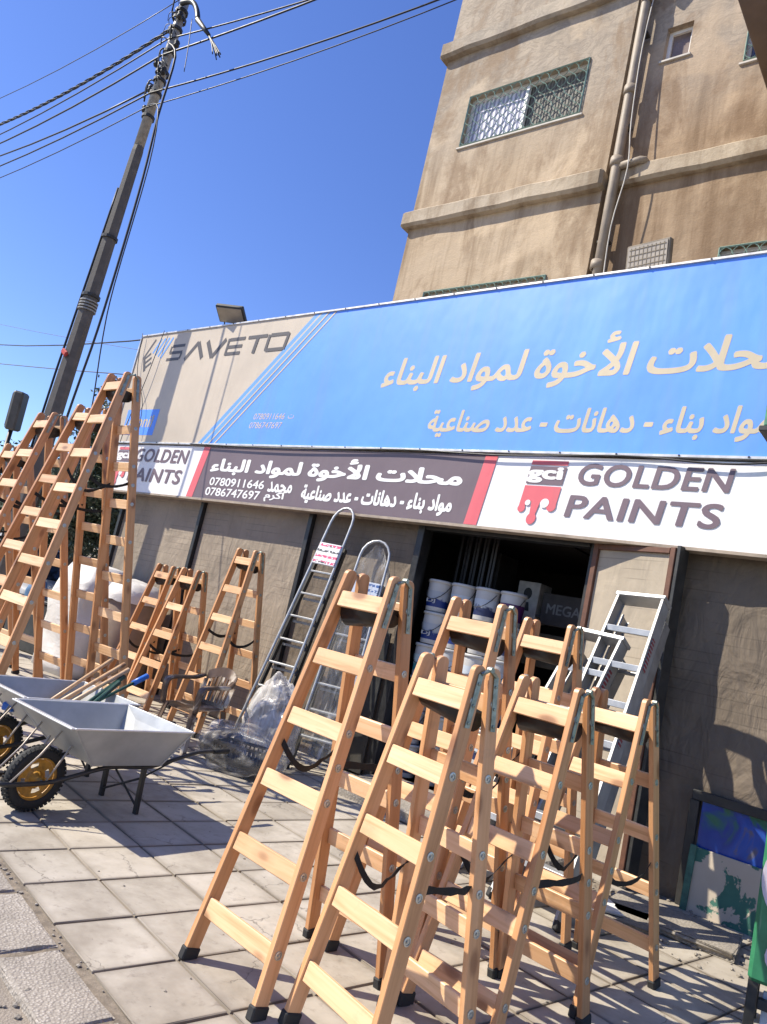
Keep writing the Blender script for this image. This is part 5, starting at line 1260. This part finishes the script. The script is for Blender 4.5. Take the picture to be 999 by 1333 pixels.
# low concrete yard wall and a house beyond
YW = plain('pale_block_wall', (.40, .36, .31), .9, 0, .2, 2, .3)
yw = empty('yard_wall', (-18, 9.6, 0), R(0), 'pale plastered yard wall behind the olive trees', 'wall'); link('wall_body', box(12, .2, 1.9, .01, YW), yw, T(0, 0, .93)); link('coping', box(12.1, .3, .08, .01, CONC), yw, T(0, 0, 1.92))
def house(x, y, w, d, h, rz, label, c):
    r = empty('house', (x, y, 0), R(rz), label, 'house'); m_ = plain('house_render', c, .9, 0, .15, 1.2, .2); link('wall', box(w, d, h, .02, m_), r, T(0, 0, h / 2 - .1)); link('roof', box(w + .4, d + .4, .22, .02, CONC), r, T(0, 0, h + .02))
    for i in range(3):
        for k in range(int(h // 3)):
            f_ = link('window', box(1.1, .08, 1.2, .01, WHITE), r, T(-w * .32 + i * w * .32, -d / 2 - .02, 1.7 + 3 * k)); link('pane', box(.96, .02, 1.06, 0, GLASS), f_, T(0, -.04, 0))
            f_ = link('window', box(.08, 1.1, 1.2, .01, WHITE), r, T(w / 2 + .02, -d * .32 + i * d * .32, 1.7 + 3 * k)); link('pane', box(.02, .96, 1.06, 0, GLASS), f_, T(.04, 0, 0))
    return r
house(-44, 20, 10, 9, 3.4, 12, 'low pale flat-roofed house far down the street beyond the ladders', (.45, .40, .34))
# parked van and street clutter glimpsed between the rails at the far left
def van(x, y, rz, label):
    r = empty('parked_van', (x, y, 0), R(rz), label, 'van'); PT = plain('dusty_white_car_paint', (.55, .55, .53), .35, 0, .08, 3)
    prof = [(-2.1, .32), (2.1, .32), (2.15, .75), (1.95, .95), (1.35, 1.08), (.85, 1.70), (.55, 1.82), (-1.9, 1.82), (-2.1, 1.6)]
    bm = bmesh.new(); a = [bm.verts.new((px2, -.82, pz)) for px2, pz in prof]; b = [bm.verts.new((px2, .82, pz)) for px2, pz in prof]; bm.faces.new(a); bm.faces.new(b[::-1])
    for i in range(len(prof)): bm.faces.new((a[i], b[i], b[(i + 1) % len(prof)], a[(i + 1) % len(prof)]))
    bmesh.ops.recalc_face_normals(bm, faces=bm.faces[:]); bmesh.ops.bevel(bm, geom=bm.edges[:], offset=.06, segments=2, affect='EDGES')
    link('body', fin(bm, 'body', True, PT), r)
    for s_ in (-1, 1):
        for (xa, xb) in ((-1.8, -.7), (-.6, .2), (.3, .85)): link('window', prism([(xa, 1.15), (xb + (.25 if xb > .5 else 0), 1.15), (xb - (.08 if xb > .5 else 0), 1.62), (xa, 1.62)], s_ * .815, s_ * .832, 'glass', GLASS), r)
        for xw in (-1.35, 1.35):
            bm = bmesh.new(); lathe(bm, [(0, -.10), (.20, -.10), (.31, -.09), (.33, 0), (.31, .09), (.20, .10), (0, .10)], 24, T(xw, s_ * .76, .32) @ Matrix.Rotation(R(90), 4, 'X')); w_ = link('wheel', fin(bm, 'wheel', True, RUBBER), r)
            bm = bmesh.new(); lathe(bm, [(0, -.02), (.19, -.02), (.19, .02), (0, .02)], 16, T(xw, s_ * .86, .32) @ Matrix.Rotation(R(90), 4, 'X')); link('rim', fin(bm, 'rim', False, ALU_D), w_)
    link('windscreen', prism([(1.30, 1.12), (1.37, 1.12), (.90, 1.68), (.83, 1.68)], -.70, .70, 'glass', GLASS), r)
    for s_ in (-1, 1): link('headlight', box(.06, .30, .16, .02, PW), r, T(2.12, s_ * .58, .80))
    return r
van(-15.4, 6.9, 14, 'dusty pale van parked beyond the tall ladders at the left edge')
gp_ = empty('gas_cylinder', (-12.5, 6.4, 0), 0, 'dull blue gas cylinder standing behind the tall ladders', 'cylinder')
bm = bmesh.new(); lathe(bm, [(0, 0), (.16, 0), (.18, .05), (.18, .95), (.12, 1.12), (.05, 1.16), (.05, 1.24), (0, 1.24)], 20); link('cylinder_body', fin(bm, 'cyl', True, plain('dull_blue', (.06, .14, .26), .5, 0, .3, 8)), gp_)
bm = bmesh.new(); addbox(bm, (0, 0, .40), (1.3, .5, .8), None, .02); rk = empty('dark_toolbox', (-11.6, 6.35, 0), R(5), 'dark metal chest behind the wrapped bundle', 'chest'); link('chest_body', fin(bm, 'chest', False, DKSTEEL), rk, T(-.45, .1, 0)); link('chest_lid', box(1.34, .54, .05, .01, BLKSTEEL), rk, T(-.45, .1, .83))
